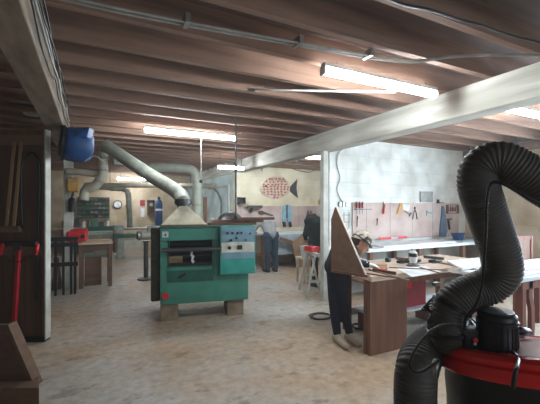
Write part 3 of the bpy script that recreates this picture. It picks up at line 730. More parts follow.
def boxthing(name, label, cat, c, sx, sy, sz, ang, m, bev=.004, group=None, extra=None):
    c = Vector(c); t_ = MB().box(-sx/2, sx/2, -sy/2, sy/2, 0, sz).build(name, m, bevel=bev)
    t_.matrix_basis = Matrix.Translation(c) @ Matrix.Rotation(radians(ang), 4, 'Z'); tag(t_, label, cat, group); return t_
def on(u, v, z=TZ, dz=.001): p = Pz(u, v, z); p.z = z + dz; return p
boxthing('wood_block', 'pale wooden block on the work table beside the capped person', 'block', on(381, 268.5), .13, .06, .055, -30, 'pine')
t = thing('spray_gun', 'small red hand tool lying in front of the wooden block', 'tool', on(382, 271.5))
q = on(382, 271.5)
MB().cap(q + UP * .018 - CAMR * .05, .016, q + UP * .018 + CAMR * .03, .017).build('grip', 'redp', t, smooth='all', world=True)
MB().cap(q + UP * .018 + CAMR * .03, .012, q + UP * .03 + CAMR * .06, .006).build('nozzle', 'dsteel', t, smooth='all', world=True)
boxthing('tin', 'small black tin on the work table behind the wooden block', 'tin', on(388, 262), .06, .06, .055, 10, 'black', .01)
for (u, v, lb, m_) in ((401, 263.5, 'dark angled hand tool on the table left of the router', 'black'), (433, 263, 'black sander lying on the work table right of the router', 'black')):
    q = on(u, v); t = thing('hand_tool', lb, 'tool', q)
    MB().cap(q + UP * .022 - CAMR * .04, .02, q + UP * .026 + CAMR * .06, .024).build('body', m_, t, smooth='all', world=True)
    MB().cap(q + UP * .026 + CAMR * .06, .016, q + UP * .02 + CAMR * .12 + CAMF * .03, .014).build('handle', 'rubber', t, smooth='all', world=True)
    MB().box(-.03, .03, -.025, .025, 0.001, .014).build('base', 'dsteel', t)
for i, (u0, v0, u1, v1, w_, m, lb) in enumerate((
    (347, 271, 400, 279, .03, 'dwood2', 'dark thin strip lying along the near left edge of the work table'),
    (369, 270, 409, 281, .025, 'batten', 'pale thin strip crossing the near edge of the work table'),
    (389, 268, 452, 271, .02, 'leg', 'brown thin strip lying before the router'),
    (430, 261, 474, 270, .05, 'batten', 'broad pale strip running to the right of the router'),
    (420, 268, 441, 274, .02, 'dwood2', 'short dark strip lying in front of the black sander'))):
    a, b_ = on(u0, v0), on(u1, v1); a.z += .006; b_.z += .006
    z_ = i * .0005
    tag(origin(MB().bar(a, b_, w_, .010).build('wooden_strip', m), a), lb, 'strip', 'wood strips on the work table')
for i, (u0, v0, u1, v1, w_, m, lb) in enumerate((
    (373, 271.5, 396, 275, .02, 'dwood', 'short black-brown strip lying beside the base of the plywood triangle'),
    (396, 259.5, 408, 261, .03, 'dwood2', 'dark offcut lying at the back of the work table left of the router'),
    (424, 258, 444, 260, .035, 'dsteel', 'dark metal bar lying at the back of the work table right of the router'),
    (447, 272, 470, 269.5, .02, 'plyedge', 'pale strip at the near edge of the work table beside the hose'))):
    a, b_ = on(u0, v0), on(u1, v1); a.z += .018; b_.z += .018
    if m != 'dwood2' and m != 'dsteel' : a.z -= .002; b_.z -= .002
    tag(origin(MB().bar(a, b_, w_, .034 if m != 'plyedge' else .03).build('wooden_strip' if m != 'dsteel' else 'metal_bar', m), a), lb, 'strip' if m != 'dsteel' else 'bar')
def sheet(name, label, cat, pts, z, th, m, group=None):
    P = [Vector((p.x, p.y, z)) for p in (Pz(u, v, z) for u, v in pts)]
    return tag(origin(MB().prism(P, (0, 0, th)).build(name, m), P[0]), label, cat, group)
sheet('paper_sheet', 'white paper sheet near the middle of the work table', 'paper', ((396, 268), (425, 266), (442, 272), (412, 277)), TZ + .001, .002, 'paper')
sheet('white_board', 'white panel lying on the work table under the hose', 'board', ((447, 262), (486, 258), (505, 264), (462, 270)), TZ + .013, .018, 'white')

# ------------------------------------------------------------------ second table (white top)
t = thing('white_table', 'white topped table with red-brown legs behind the dust extractor', 'table', (4.2, 1.95, 0))
UX0, UX1, UY0, UY1 = 3.72, 5.6, 1.98, 2.68
MB().box(UX0, UX1, UY0, UY1, .80, .84).build('tabletop', 'white', t, world=True, bevel=.004)
for (x, y) in ((3.93, UY0 + .05), (5.4, UY0 + .05), (3.93, UY1 - .1), (5.4, UY1 - .1)):
    MB().box(x - .035, x + .035, y - .03, y + .04, 0, .80).build('leg', 'redwood', t, world=True, bevel=.006)
MB().box(3.97, 5.36, UY0 + .05, UY0 + .08, .70, .80).build('apron', 'redwood', t, world=True)
q = [(4.06, .80), (4.13, .80), (4.12, .62), (4.16, .5), (4.165, .3), (4.14, 0), (4.08, 0), (4.105, .3), (4.10, .48), (4.055, .62)]
MB().prism([(x + .02, UY0 + .05, z) for x, z in q], (0, .04, 0)).build('curved_brace', 'redwood', t, world=True)
for i, (x, y, sx, sy, a, lb) in enumerate(((4.35, 2.3, .8, .5, 4, 'lowest white sheet on the white topped table'), (4.7, 2.35, .8, .45, -6, 'upper white sheet on the white topped table'))):
    boxthing('white_sheet', lb, 'sheet', (x, y, .842 + i * .012), sx, sy, .011, a, 'paper', .001, 'sheets on the white table')
# red-framed chair behind
cb = PY(523, 300, 2.95); cx, cy = cb.x, 2.95
t = thing('wooden_chair', 'red-brown wooden chair with a panelled back beyond the tables', 'chair', (cx, cy, 0))
wv = .21
for s in (-1, 1):
    MB().box(cx + s * wv - .02, cx + s * wv + .02, cy - .02, cy + .02, 0, 1.13).build('leg', 'redwood', t, world=True)
    MB().box(cx + s * wv - .02, cx + s * wv + .02, cy + .40, cy + .44, 0, .44).build('leg', 'redwood', t, world=True)
MB().box(cx - wv - .02, cx + wv + .02, cy - .02, cy + .44, .44, .47).build('seat', 'leg', t, world=True)
MB().box(cx - wv, cx + wv, cy - .015, cy + .015, 1.07, 1.13).build('top_rail', 'redwood', t, world=True)
MB().box(cx - wv, cx + wv, cy - .008, cy + .012, .70, 1.07).build('back_panel', 'leg', t, world=True)
MB().box(cx - wv, cx + wv, cy - .015, cy + .015, .62, .70).build('back_rail', 'redwood', t, world=True)

# ------------------------------------------------------------------ right bench and pegboard
def bench(name, label, x0, x1, y0, y1, z, xs, m='white', front=None):
    t = thing(name, label, 'workbench', (x0, y0, 0))
    MB().box(x0, x1, y0, y1, z - .05, z).build('worktop', m, t, world=True, bevel=.004)
    for x in xs:
        for y in (y0 + .05, y1 - .05): MB().box(x - .035, x + .035, y - .035, y + .035, 0, z - .05).build('leg', 'leg', t, world=True)
    MB().box(x0 + .05, x1 - .05, y0 + .06, y1 - .04, .30, .325).build('lower_shelf', 'leg', t, world=True)
    if front: MB().box(front[0], front[1], y0 + .005, y0 + .014, .33, z - .05).build('front_panel', 'panelblue', t, world=True)
    return t
bench('workbench', 'long white-topped bench under the tool board on the right', 3.95, 7.4, 4.30, 4.98, .88, (4.05, 5.2, 6.4, 7.3))
sheet2 = boxthing('white_sheet', 'long white sheet lying on the bench under the right tool board', 'sheet', (5.3, 4.62, .881), 1.9, .5, .03, 1, 'paper')
boxthing('white_sheet', 'short pale sheet at the right end of the long white bench', 'sheet', (6.85, 4.6, .881), .7, .45, .02, -3, 'panelblue')
t = thing('blue_tub', 'small blue plastic tub on the bench under the right tool board', 'tub', on(458, 250, .88))
q = PY(458, 249, 4.55); q.z = .902 if q.x > 6.5 else .912
q = Vector((6.42, 4.6, .882)) if False else Vector((PY(458, 249, 4.6).x, 4.6, .902))
t.matrix_basis = Matrix.Translation(q)
MB().lathe([(.09, 0), (.12, .12), (.13, .13), (.12, .135), (.11, .12), (.08, .01)], (0, 0, 0)).build('bowl', 'blue', t, smooth=True)
MB().lathe([(.132, .125), (.138, .135), (.132, .14)], (0, 0, 0)).build('rim', 'blue', t, smooth=True)

WY = 4.995
pa, pb = PY(352, 201, WY), PY(458, 206, WY); pz0 = PY(400, 238.5, WY).z
ztop = PY(400, 203, WY).z
t = tag(origin(MB().box(pa.x, pb.x, WY - .02, WY, pz0, ztop).build('pegboard', 'peg'), (pa.x, WY, pz0)), 'long pinkish tool board on the white block wall at right', 'tool board')
FY = WY - .022
def flat(name, label, cat, pts, m, Y, th=.012, group=None):
    P = [PY(u, v, Y - th) for u, v in pts]
    return tag(origin(MB().prism(P, (0, th, 0)).build(name, m), P[0]), label, cat, group)
def rack(label, u0, u1, v, Y, tools, mt='dsteel'):
    a, b_ = PY(u0, v, Y), PY(u1, v, Y)
    t = thing('tool_rack', label, 'rack', (a.x, Y, a.z))
    MB().box(a.x, b_.x, Y - .05, Y, a.z - .012, a.z).build('shelf', mt, t, world=True)
    return t, a, b_
rack('small rack with screwdrivers at the upper left of the right tool board', 354, 370, 209, FY, 0)
for i, u in enumerate((356.5, 359.5, 362.5)):
    q = PY(u, 212, FY - .025); t = thing('screwdriver', 'red handled screwdriver in the small rack on the right tool board', 'screwdriver', q, 0, 'screwdrivers in the small rack')
    MB().cap(PY(u, 207.5, FY - .02), .014, PY(u, 202.5, FY - .02), .016, 10).build('handle', 'crimson', t, smooth='all', world=True)
    MB().cyl(PY(u, 214, FY - .015 + .0), PY(u, 209.2 - 1.2, FY - .02), .005, seg=8).build('shaft', 'steel', t, world=True)
t = thing('hanging_clamp', 'red handled clamp hanging at the centre left of the right tool board', 'clamp', PY(384, 212, FY))
MB().cap(PY(383.5, 213, FY - .02), .018, PY(384.5, 205, FY - .02), .014).build('handle', 'redp', t, smooth='all', world=True)
MB().bar(PY(384, 206, FY - .01), PY(383, 201.5, FY - .01), .012, .012).build('bar', 'dsteel', t, world=True)
t = thing('brace_saw', 'small wooden handled saw hanging beside the red clamp', 'saw', PY(400, 212, FY))
MB().prism([PY(u, v, FY - .02) for u, v in ((397, 214), (400, 214), (402.5, 208), (403, 203), (400.5, 203), (399, 208))], (0, .02, 0)).build('handle', 'amber', t, world=True, bevel=.004)
MB().prism([PY(u, v, FY - .006) for u, v in ((403, 204), (410, 205), (409, 211), (403, 210))], (0, .004, 0)).build('blade', 'whitem', t, world=True)
t = thing('hammer', 'small dark hammer hanging aslant on the right tool board', 'hammer', PY(408, 213, FY))
MB().bar(PY(404.5, 211, FY - .01), PY(410, 214.5, FY - .01), .012, .012).build('handle', 'dwood2', t, world=True)
MB().bar(PY(409.2, 216, FY - .01), PY(411, 212.8, FY - .01), .022, .02).build('hammer_head', 'dsteel', t, world=True)
t = thing('pliers', 'open pliers hanging right of the hammer', 'pliers', PY(415, 210, FY))
for s in (-1, 1): MB().tube(smoothpath([PY(415 - s * .6, 207, FY - .012), PY(415, 209.5, FY - .012), PY(415 + s * 1.2, 213, FY - .012), PY(415 + s * 2.2, 219, FY - .012)], 4), .008, 8).build('arm', 'navy' if s > 0 else 'dsteel', t, smooth='all', world=True)
t = thing('cyan_gun', 'bright cyan cordless tool hung on the right tool board', 'tool', PY(430, 213, FY))
MB().bar(PY(426.5, 211.5, FY - .02), PY(432.5, 213.2, FY - .02), .02, .025).build('body', 'cyan', t, world=True, bevel=.004)
MB().bar(PY(427.5, 211, FY - .02), PY(427, 215.5, FY - .02), .018, .018).build('grip', 'whitem', t, world=True)
t = thing('cloth_apron', 'long blue-grey cloth hanging near the right end of the tool board', 'cloth', PY(443, 236, FY))
MB().prism([PY(u, v, FY - .03) for u, v in ((442.5, 206), (444.5, 206.5), (446, 215), (447.5, 232), (446, 237), (440, 236.5), (440.5, 228), (442, 215))], (0, .028, 0)).build('fabric', 'blueblade', t, world=True, bevel=.008)
MB().cyl(PY(443.5, 206, FY), PY(443.5, 206, FY - .05), .008, seg=8).build('hook', 'steel', t, world=True)
t, a_, b_ = rack('small shelf of chisels at the upper right of the right tool board', 446, 457, 213, FY, 0, 'leg')
MB().box(a_.x, a_.x + .015, FY - .05, FY, a_.z, PY(446, 205, FY).z).build('side', 'leg', t, world=True)
MB().box(b_.x - .015, b_.x, FY - .05, FY, a_.z, PY(446, 205, FY).z).build('side', 'leg', t, world=True)
for i, u in enumerate((448.3, 450.6, 452.9, 455.2)):
    q = PY(u, 213, FY - .025); t = thing('chisel', 'dark handled chisel standing on the small shelf of the right tool board', 'chisel', q, 0, 'chisels on the small shelf')
    MB().cap(PY(u, 211.0, FY - .025), .013, PY(u, 207.5, FY - .025), .012, 10).build('handle', 'crimson' if i % 2 else 'dwood', t, smooth='all', world=True)
    MB().cyl(PY(u, 206.5, FY - .025), PY(u, 204.5, FY - .025), .006, seg=8).build('blade', 'steel', t, world=True)
t = thing('hand_plane', 'black long grip tool hanging below the chisel shelf', 'tool', PY(449, 225, FY))
MB().cap(PY(448.5, 221, FY - .025), .022, PY(449.5, 229, FY - .025), .020).build('body', 'black', t, smooth='all', world=True)
MB().bar(PY(447, 219.5, FY - .02), PY(452, 219, FY - .02), .02, .03).build('crosspiece', 'dsteel', t, world=True)
t = thing('spirit_level', 'long red spirit level resting along the foot of the right tool board', 'level', PY(380, 239, FY))
a_, b_ = PY(379, 237.5, FY - .02), PY(406, 237.5, FY - .02); z_ = .95
MB().box(a_.x, b_.x, FY - .05, FY - .02, pz0 + .005, pz0 + .045).build('body', 'redp', t, world=True)
MB().box((a_.x + b_.x)/2 - .07, (a_.x + b_.x)/2 + .11, FY - .053, FY - .02, pz0 + .012, pz0 + .038).build('vial_window', 'whitem', t, world=True)
flat('notice_board', 'small square grey panel fixed above the right tool board', 'panel', ((421, 191.5), (433, 191.5), (433, 202), (421, 202)), 'steel', WY, .03)
q = PY(438, 203.5, WY)
t = thing('wall_bracket', 'little dark vice on top of the right tool board', 'vice', q)
MB().box(q.x - .05, q.x + .08, WY - .08, WY - .0, ztop + .002, ztop + .02).build('base', 'dsteel', t, world=True)
MB().box(q.x - .06, q.x - .03, WY - .06, WY - .02, ztop + .02, ztop + .08).build('jaw', 'black', t, world=True)
for u, v, l, lb in ((357, 222, 10, 'thin dark file hanging low at the left of the right tool board'), (377, 222, 6, 'short dark punch hanging mid-left of the right tool board')):
    t = thing('file_tool', lb, 'file', PY(u, v, FY)); MB().cyl(PY(u, v + l * .5, FY - .012), PY(u + .4, v - l * .3, FY - .012), .007, seg=8).build('blade', 'dsteel', t, world=True)
    MB().cap(PY(u + .4, v - l * .3, FY - .014), .010, PY(u + .5, v - l * .55, FY - .014), .011, 10).build('handle', 'dwood2', t, smooth='all', world=True)
# cable and sockets right of column
t = thing('power_cable', 'wavy grey power cable running down the white wall to sockets', 'cable', PY(343, 205, WY))
MB().tube(smoothpath([PY(u, v, WY - .015) for u, v in ((343, 148), (338, 155), (337, 165), (340, 178), (337, 188), (339, 196), (343, 202))], 7), .010, 8).build('cord', 'cablew', t, smooth='all', world=True)
for i in range(3):
    a_ = PY(338 + i * 3.4, 206, WY)
    tag(origin(MB().box(a_.x, a_.x + .06, WY - .04, WY - .001, a_.z - .01, a_.z + .07).build('wall_socket', 'steel', bevel=.006), a_), 'small grey wall socket beside the plaster column, one of three in a row', 'socket', 'sockets beside the column')
t = thing('wire_holder', 'thin wire tool holder on the white wall left of the tool board', 'holder', PY(346, 222, WY))
for u in (344, 349): MB().tube([PY(u, 212, WY - .01), PY(u, 228, WY - .01), PY(u - 3, 231, WY - .03)], .005, 6).build('wire', 'dsteel', t, world=True)
for v in (215, 222): MB().tube([PY(343, v, WY - .012), PY(350, v, WY - .012)], .005, 6).build('wire', 'dsteel', t, world=True)

# ------------------------------------------------------------------ fish wall
GY = 8.695
bench('workbench', 'long pale bench against the cream wall under the fish', 3.75, 7.9, 8.0, 8.68, .90, (3.9, 5.2, 6.6, 7.8), 'white', (4.3, 6.0))
ga, gb = PY(229, 206, GY), PY(318, 206, GY); gz0, gz1 = PY(280, 227, GY).z, PY(280, 206, GY).z
tag(origin(MB().box(max(ga.x, RX + .01), gb.x + .4, GY - .02, GY, gz0, gz1).build('pegboard', 'peg'), (ga.x, GY, gz0)), 'pinkish tool board on the cream wall below the fish', 'tool board')
HY = GY - .022
t = thing('fish_artwork', 'flat fish-shaped artwork of red patches on the cream wall', 'artwork', PY(280, 188, GY))
def fz(u, v, Y=GY): return PY(u, v, Y)
fishpts = [(260, 189), (263, 184.5), (266, 180), (271, 177), (277, 176), (283, 177), (287, 180.5), (290, 186), (297, 180), (296, 188), (297.5, 197), (290, 191.5), (286, 195.5), (281, 198), (274, 199), (267, 196.5), (262, 193)]
MB().prism([fz(u, v, GY - .03) for u, v in fishpts], (0, .028, 0)).build('body', mat('fish_cream', (.66, .54, .42), .7), t, world=True)
MB().prism([fz(u, v, GY - .04) for u, v in ((290, 187), (297.5, 179), (296.5, 188), (298, 198), (290, 191))], (0, .01, 0)).build('tail', 'dsteel', t, world=True)
sp = MB(); random.seed(3)
def inside(u, v):
    n = len(fishpts); c = False
    for i in range(n):
        (x1, y1), (x2, y2) = fishpts[i], fishpts[i - 1]
        if (y1 > v) != (y2 > v) and u < (x2 - x1) * (v - y1) / (y2 - y1) + x1: c = not c
    return c
vv = 179
while vv < 198:
    uu = 261 + (vv * 7 % 3)
    while uu < 290:
        if inside(uu, vv) and inside(uu + 1.2, vv) and inside(uu, vv + 1):
            ju, jv = uu, vv; uu += random.uniform(-.6, .6); vv_ = vv + random.uniform(-.45, .45)
            a = random.random() * 1.5
            P = [fz(uu + du * cos(a) - dv * sin(a), vv_ + du * sin(a) + dv * cos(a), GY - .034) for du, dv in ((-1.0, -.5), (.9, -.75), (1.1, .5), (-.8, .75))]
            sp.prism(P, (0, .004, 0))
        uu += 3.2 + random.random() * .5
    vv += 2.6
sp.build('mosaic_tile', mat('fish_red', (.42, .03, .03), .6), t, world=True)
st = MB()
for i in range(8): st.prism([fz(270 + i * 1.9, 177.5 + abs(i - 3) * .3, GY - .036), fz(271 + i * 1.9, 177.3 + abs(i - 3) * .3, GY - .036), fz(273 + i * 1.9, 183, GY - .036)], (0, .004, 0))
st.build('fin_stripes', 'tan', t, world=True)
MB().cyl(fz(266, 186, GY - .045), fz(266, 186, GY - .03), .03, seg=14).build('eye', 'black', t, world=True)
# tools there
t = thing('handsaw', 'handsaw hanging on the tool board below the fish', 'saw', PY(262, 213, HY))
MB().prism([PY(u, v, HY - .01) for u, v in ((263, 211.5), (263.5, 214), (273.5, 216.5), (273, 215))], (0, .006, 0)).build('blade', 'dsteel', t, world=True)
MB().prism([PY(u, v, HY - .02) for u, v in ((258.5, 211), (263.5, 211), (263.5, 215), (259, 214.5))], (0, .018, 0)).build('handle', 'dwood2', t, world=True)
t = thing('work_overalls', 'light blue overalls hanging on the tool board right of the handsaw', 'clothing', PY(287, 224, HY))
MB().prism([PY(u, v, HY - .05) for u, v in ((283.5, 205.5), (286, 204.5), (287, 208), (288, 204.5), (291, 205.5), (292, 215), (291.5, 223), (289, 225), (287.2, 218), (285, 225), (282.6, 222), (283, 214))], (0, .045, 0)).build('fabric', 'lav', t, world=True, bevel=.01)
for u in (284.2, 290): MB().cap(PY(u, 223, HY - .055), .045, PY(u + .3, 225.5, HY - .055), .05).build('cuff', 'black', t, smooth='all', world=True)
MB().bar(PY(287, 205, HY - .055), PY(287, 218, HY - .055), .03, .012).build('strap', 'navy', t, world=True)
for i, v in enumerate((214.5, 224.3)):
    a_, b_ = PY(306.5, v, HY), PY(314.5, v, HY)
    t = thing('tool_rack', ('upper' if i == 0 else 'lower') + ' small rack at the right of the tool board below the fish', 'rack', a_)
    MB().box(a_.x, b_.x, HY - .08, HY, a_.z, a_.z + .03).build('shelf', 'dsteel', t, world=True)
for i, u in enumerate((308, 311)):
    t = thing('screwdriver', 'screwdriver on the upper rack below the fish', 'screwdriver', PY(u, 214, HY - .05), 0, 'screwdrivers on the upper rack')
    MB().cap(PY(u, 213.2, HY - .05), .022, PY(u, 211.0, HY - .05), .02, 10).build('handle', 'crimson' if i else 'dwood2', t, smooth='all', world=True)
    MB().cyl(PY(u, 218, HY - .09), PY(u, 213, HY - .09), .008, seg=6).build('shaft', 'steel', t, world=True)
q0, q1 = PY(231.5, 204, GY), PY(243, 197.5, GY)
t = thing('wall_crate', 'dark open crate fixed on the cream wall corner left of the fish', 'crate', q0)
MB().box(RX + .02, q1.x, GY - .2, GY, q0.z, q0.z + .02).box(RX + .02, RX + .04, GY - .2, GY, q0.z, q1.z).box(q1.x - .02, q1.x, GY - .2, GY, q0.z, q1.z).box(RX + .02, q1.x, GY - .2, GY, q1.z - .02, q1.z).build('frame', 'dsteel', t, world=True)
MB().box(RX + .06, q1.x - .05, GY - .17, GY - .03, q0.z + .02, q0.z + .1).build('contents', 'black', t, world=True)
q0, q1 = PY(245, 208, GY), PY(260, 203.5, GY)
t = thing('wall_shelf', 'narrow dark shelf with tools above the tool board left of the fish', 'shelf', q0)
MB().box(q0.x, q1.x, GY - .16, GY, q0.z, q0.z + .025).box(q0.x, q1.x, GY - .16, GY - .14, q0.z + .025, q0.z + .07).build('tray', 'dsteel', t, world=True)
MB().prism([PY(u, v, GY - .12) for u, v in ((251, 208), (254, 208), (252, 213), (250, 212))], (0, .05, 0)).build('bracket', 'black', t, world=True)
# cable on cream wall above fish
tag(origin(MB().tube(smoothpath([PY(u, v, GY - .02) for u, v in ((262, 171), (263, 168), (275, 166.5), (290, 168), (300, 171), (310, 172), (318, 168))], 6), .010, 6).build('wall_cable', 'cable', smooth='all'), PY(262, 171, GY - .02)), 'thin dark cable strung along the cream wall above the fish', 'cable')
t = thing('wall_hook', 'small orange hanging float on the cream wall near the column', 'float', PY(320.5, 203, GY))
MB().ball(PY(320.5, 202, GY - .08), .07, (1, 1, 1.3)).build('body', 'amber', t, smooth='all', world=True)
MB().cyl(PY(320.5, 199.5, GY - .08), PY(320.5, 197, GY), .01, seg=6).build('hook', 'dsteel', t, world=True)

# sawhorse, cardboard, bucket near column
sc_ = Pz(313, 296, 0)
t = thing('sawhorse', 'pale grey sawhorse standing left of the plaster column', 'sawhorse', sc_)
top = sc_ + CAMF * .15; top.z = .74
ta_, tb_ = top - CAMF * .35 + CAMR * .06, top + CAMF * .35 - CAMR * .02
MB().bar(ta_, tb_, .08, .06).build('top_rail', 'plaster', t, world=True)
for e, s in ((ta_, -1), (ta_, 1), (tb_, -1), (tb_, 1)):
    e2 = e.lerp(top, .12); f = e2 + CAMR * .19 * s; f.z = 0
    MB().bar(f, e2 - UP * .02 + CAMR * .035 * s, .05, .035).build('leg', 'plaster', t, world=True)
for e in (ta_, tb_):
    e2 = e.lerp(top, .12); MB().bar(e2 - UP * .45 - CAMR * .13, e2 - UP * .45 + CAMR * .13, .03, .05).build('brace', 'plaster', t, world=True)
t = thing('red_toolbox', 'small red box sitting on the sawhorse', 'box', top + UP * .03)
MB().box(-.09, .09, -.12, .12, .001, .09).build('case', 'redp', t, bevel=.008); MB().cyl((0, -.06, .11), (0, .06, .11), .008).cyl((0, -.06, .085), (0, -.06, .11), .006).cyl((0, .06, .085), (0, .06, .11), .006).build('handle', 'black', t)
q = Pd(306, 258, 7.3)
t = thing('stool', 'small pale square stool beyond the sawhorse', 'stool', (q.x, q.y, 0))
MB().box(-.16, .16, -.16, .16, .50, .53).build('seat', 'plyedge', t)
for sx in (-1, 1):
    for sy in (-1, 1): MB().box(sx * .13 - .02, sx * .13 + .02, sy * .13 - .02, sy * .13 + .02, 0, .5).build('leg', 'plyedge', t)
t = thing('bucket', 'white bucket standing on the small pale stool', 'bucket', (q.x, q.y, .532))
MB().lathe([(.10, 0), (.125, .22), (.13, .225), (.12, .22), (.095, .01)], (0, 0, 0)).build('pail', 'whitem', t, smooth=True)
MB().tube([(.125 * cos(a), 0, .20 + .06 * sin(a)) for a in [pi * k / 10 for k in range(11)]], .004, 6).build('handle', 'steel', t)
P = [PY(u, v, 7.75) for u, v in ((292, 243), (303, 233.5), (316, 246), (314, 277), (299, 277.3))]
tag(origin(MB().prism(P, (0, .02, 0)).build('cardboard_sheet', 'tan'), P[0]), 'brown cardboard sheet leaning in front of the far bench', 'cardboard')
P = [PY(u, v, 7.9) for u, v in ((280, 240), (281, 237), (300, 243), (299, 275), (297, 275), (297, 248))]
tag(origin(MB().prism(P, (0, .03, 0)).build('plywood_offcut', 'ply'), P[0]), 'brown plywood offcut propped at the far bench behind the grey shirted person', 'offcut')

# floor cords
def coil(name, label, c, r, n, rad=.007, sq=.8, seed=1):
    random.seed(seed); pts = []
    for k in range(n * 10):
        a = k * 2 * pi / 10; rr = r * (.75 + .35 * random.random()); pts.append(Vector((c.x + rr * cos(a), c.y + rr * sq * sin(a), rad + .001 + .004 * (k // 10) + .002)))
    return tag(origin(MB().tube(smoothpath(pts, 3), rad, 6).build(name, 'cable', smooth='all'), c), label, 'cable')
coil('floor_cable', 'messy black cable loop on the floor left of the dark trousers', Pz(321, 317, 0), .17, 3, seed=4)
coil('floor_cable', 'small black cable coil on the floor right of the shoes', Pz(360, 327, 0), .12, 3, seed=9)

# ------------------------------------------------------------------ far left clutter
q = Pz(112, 272, 0)
x0, x1 = PY(78, 237, 7.6).x, PY(113, 237, 7.6).x
t = thing('small_table', 'small wooden table with light top at the far left', 'table', ((x0 + x1)/2, 7.9, 0))
MB().box(x0, x1, 7.6, 8.2, .84, .88).build('tabletop', 'benchtop', t, world=True)
for x in (x0 + .05, x1 - .05):
    for y in (7.65, 8.15): MB().box(x - .035, x + .035, y - .035, y + .035, 0, .84).build('leg', 'dwood2', t, world=True)
MB().box(x0 + .05, x1 - .05, 7.64, 7.67, .72, .84).build('apron', 'dwood2', t, world=True)
boxthing('timber_box', 'dark brown crate standing under the small far table', 'box', (x1 - .35, 8.0, 0), .3, .3, .55, 0, 'dwood2')
q = Vector((PY(77, 225, 7.85).x, 7.85, .881))
t = thing('red_cover', 'bright red machine cover on the small far table', 'machine', q)
MB().box(-.17, .17, -.15, .15, .02, .22).box(-.12, .19, -.12, .12, .0, .26).build('housing', 'redp', t, bevel=.03)
MB().cyl((.1, -.15, .12), (.1, -.19, .12), .04).build('wheel', 'black', t)
for i, (a_, lb) in enumerate(((-.1, 'pale plank lying on the small far table'), (.12, 'second pale plank beside the red cover on the far table'))):
    boxthing('plank', lb, 'plank', (x1 - .3, 7.9 + a_, .881), .5, .12, .03, 3 - 5 * i, 'pine')
t = thing('steel_rack', 'black steel rack with slats standing left of the small far table', 'rack', (PY(62, 240, 7.2).x, 7.2, 0))
for z in (.55, .90, 1.0): MB().bar((-.25, 0, z), (.25, 0, z), .06, .07).build('rail', 'black', t)
for x in (-.22, -.1, .02, .14, .2): MB().bar((x, .02, .0), (x, .02, .95), .04, .02).build('slat', 'black', t)
MB().bar((-.25, .3, .97), (.22, .3, .97), .04, .03).build('rail', 'black', t)
for x in (-.22, .2): MB().bar((x, .3, 0), (x, .3, .97), .03, .03).bar((x, 0, .6), (x, .3, .6), .03, .03).build('frame', 'black', t)
for i, (u, v0, v1, du) in enumerate(((54, 292, 262, 3), (60, 290, 258, -4))):
    b0 = Pz(u, v0, 0); e = Pd(u + du, v1, b0.dot(CAMF) + .1)
    tag(origin(MB().bar(b0 + UP * .02, e, .09, .03, CAMF).build('leaning_board', 'dwood2'), b0), '%s dark board leaning on the floor below the steel rack' % ('left' if i == 0 else 'right'), 'board', 'boards below the steel rack')
q = Vector((-.34, 7.72, PX(73, 184, -.4).z if False else PY(73, 184, 7.7).z))
t = thing('wall_lantern', 'amber plastic lamp box fixed on the plaster column at far left', 'lamp', (PY(73, 184, 7.7).x, 7.7, q.z))
MB().box(-.10, .10, -.08, .04, -.16, .12).build('body', 'amber', t, bevel=.03); MB().box(-.07, .07, -.10, -.08, .02, .09).build('window', 'pine', t)
MB().bar((0, -.03, -.16), (0, -.03, -.24), .04, .04).build('stem', 'dsteel', t)
t = thing('fire_extinguisher', 'black cylinder hung on the column below the amber lamp box', 'cylinder', (PY(72, 212, 7.7).x, 7.7, PY(72, 212, 7.7).z))
MB().lathe([(.05, 0), (.06, .01), (.06, .22), (.045, .26), (.02, .28)], (0, -.03, 0)).build('bottle', 'black', t, smooth=True); MB().cyl((0, -.03, .28), (0, -.03, .34), .015).build('valve', 'dsteel', t)

# back wall
BY = 13.99
t = thing('parts_rack', 'dark wall rack filled with small green drawers at the far back', 'rack', PY(95, 217, BY))
ra, rb = PY(78, 197, BY), PY(109.5, 197, BY); rz1 = ra.z; rz0 = PY(90, 218, BY).z
MB().box(ra.x, rb.x, BY - .04, BY, rz0, rz1).build('back_panel', 'dsteel', t, world=True)
gm = [mat('bin_green', (.07, .28, .14), .5), mat('bin_olive', (.18, .24, .13), .5), mat('bin_grey', (.40, .43, .36), .5), mat('bin_dark', (.04, .06, .04), .5)]
random.seed(5)
nx, nz_ = 8, 5
for i in range(nx):
    for j in range(nz_):
        if random.random() < .12: continue
        x = ra.x + (rb.x - ra.x) * (i + .08) / nx; x2 = ra.x + (rb.x - ra.x) * (i + .88) / nx
        z = rz0 + (rz1 - rz0) * (j + .1) / nz_; z2 = rz0 + (rz1 - rz0) * (j + .72) / nz_
        MB().prism([(x, BY - .04, z), (x, BY - .17, z), (x, BY - .20, z2 - .03), (x, BY - .04, z2)], (x2 - x, 0, 0)).build('bin', random.choice(gm), t, world=True)
for j in range(nz_): 
    z = rz0 + (rz1 - rz0) * (j + .04) / nz_; MB().box(ra.x, rb.x, BY - .2, BY - .04, z, z + .02).build('shelf', 'dsteel', t, world=True)
q = PY(117.5, 204.5, BY)
t = thing('wall_clock', 'round white wall clock with dark rim on the back wall', 'clock', q)
MB().cyl(q, q - Vector((0, .06, 0)), .155, seg=32).build('rim', 'black', t, world=True, smooth=True)
MB().cyl(q - Vector((0, .06, 0)), q - Vector((0, .065, 0)), .125, seg=32).build('clock_face', 'paper', t, world=True, smooth=True)
for a, l in ((.6, .06), (2.4, .09)): MB().bar(q - Vector((0, .07, 0)), q + Vector((sin(a) * l, -.07, cos(a) * l)), .012, .008, (0, 1, 0)).build('hand', 'black', t, world=True)
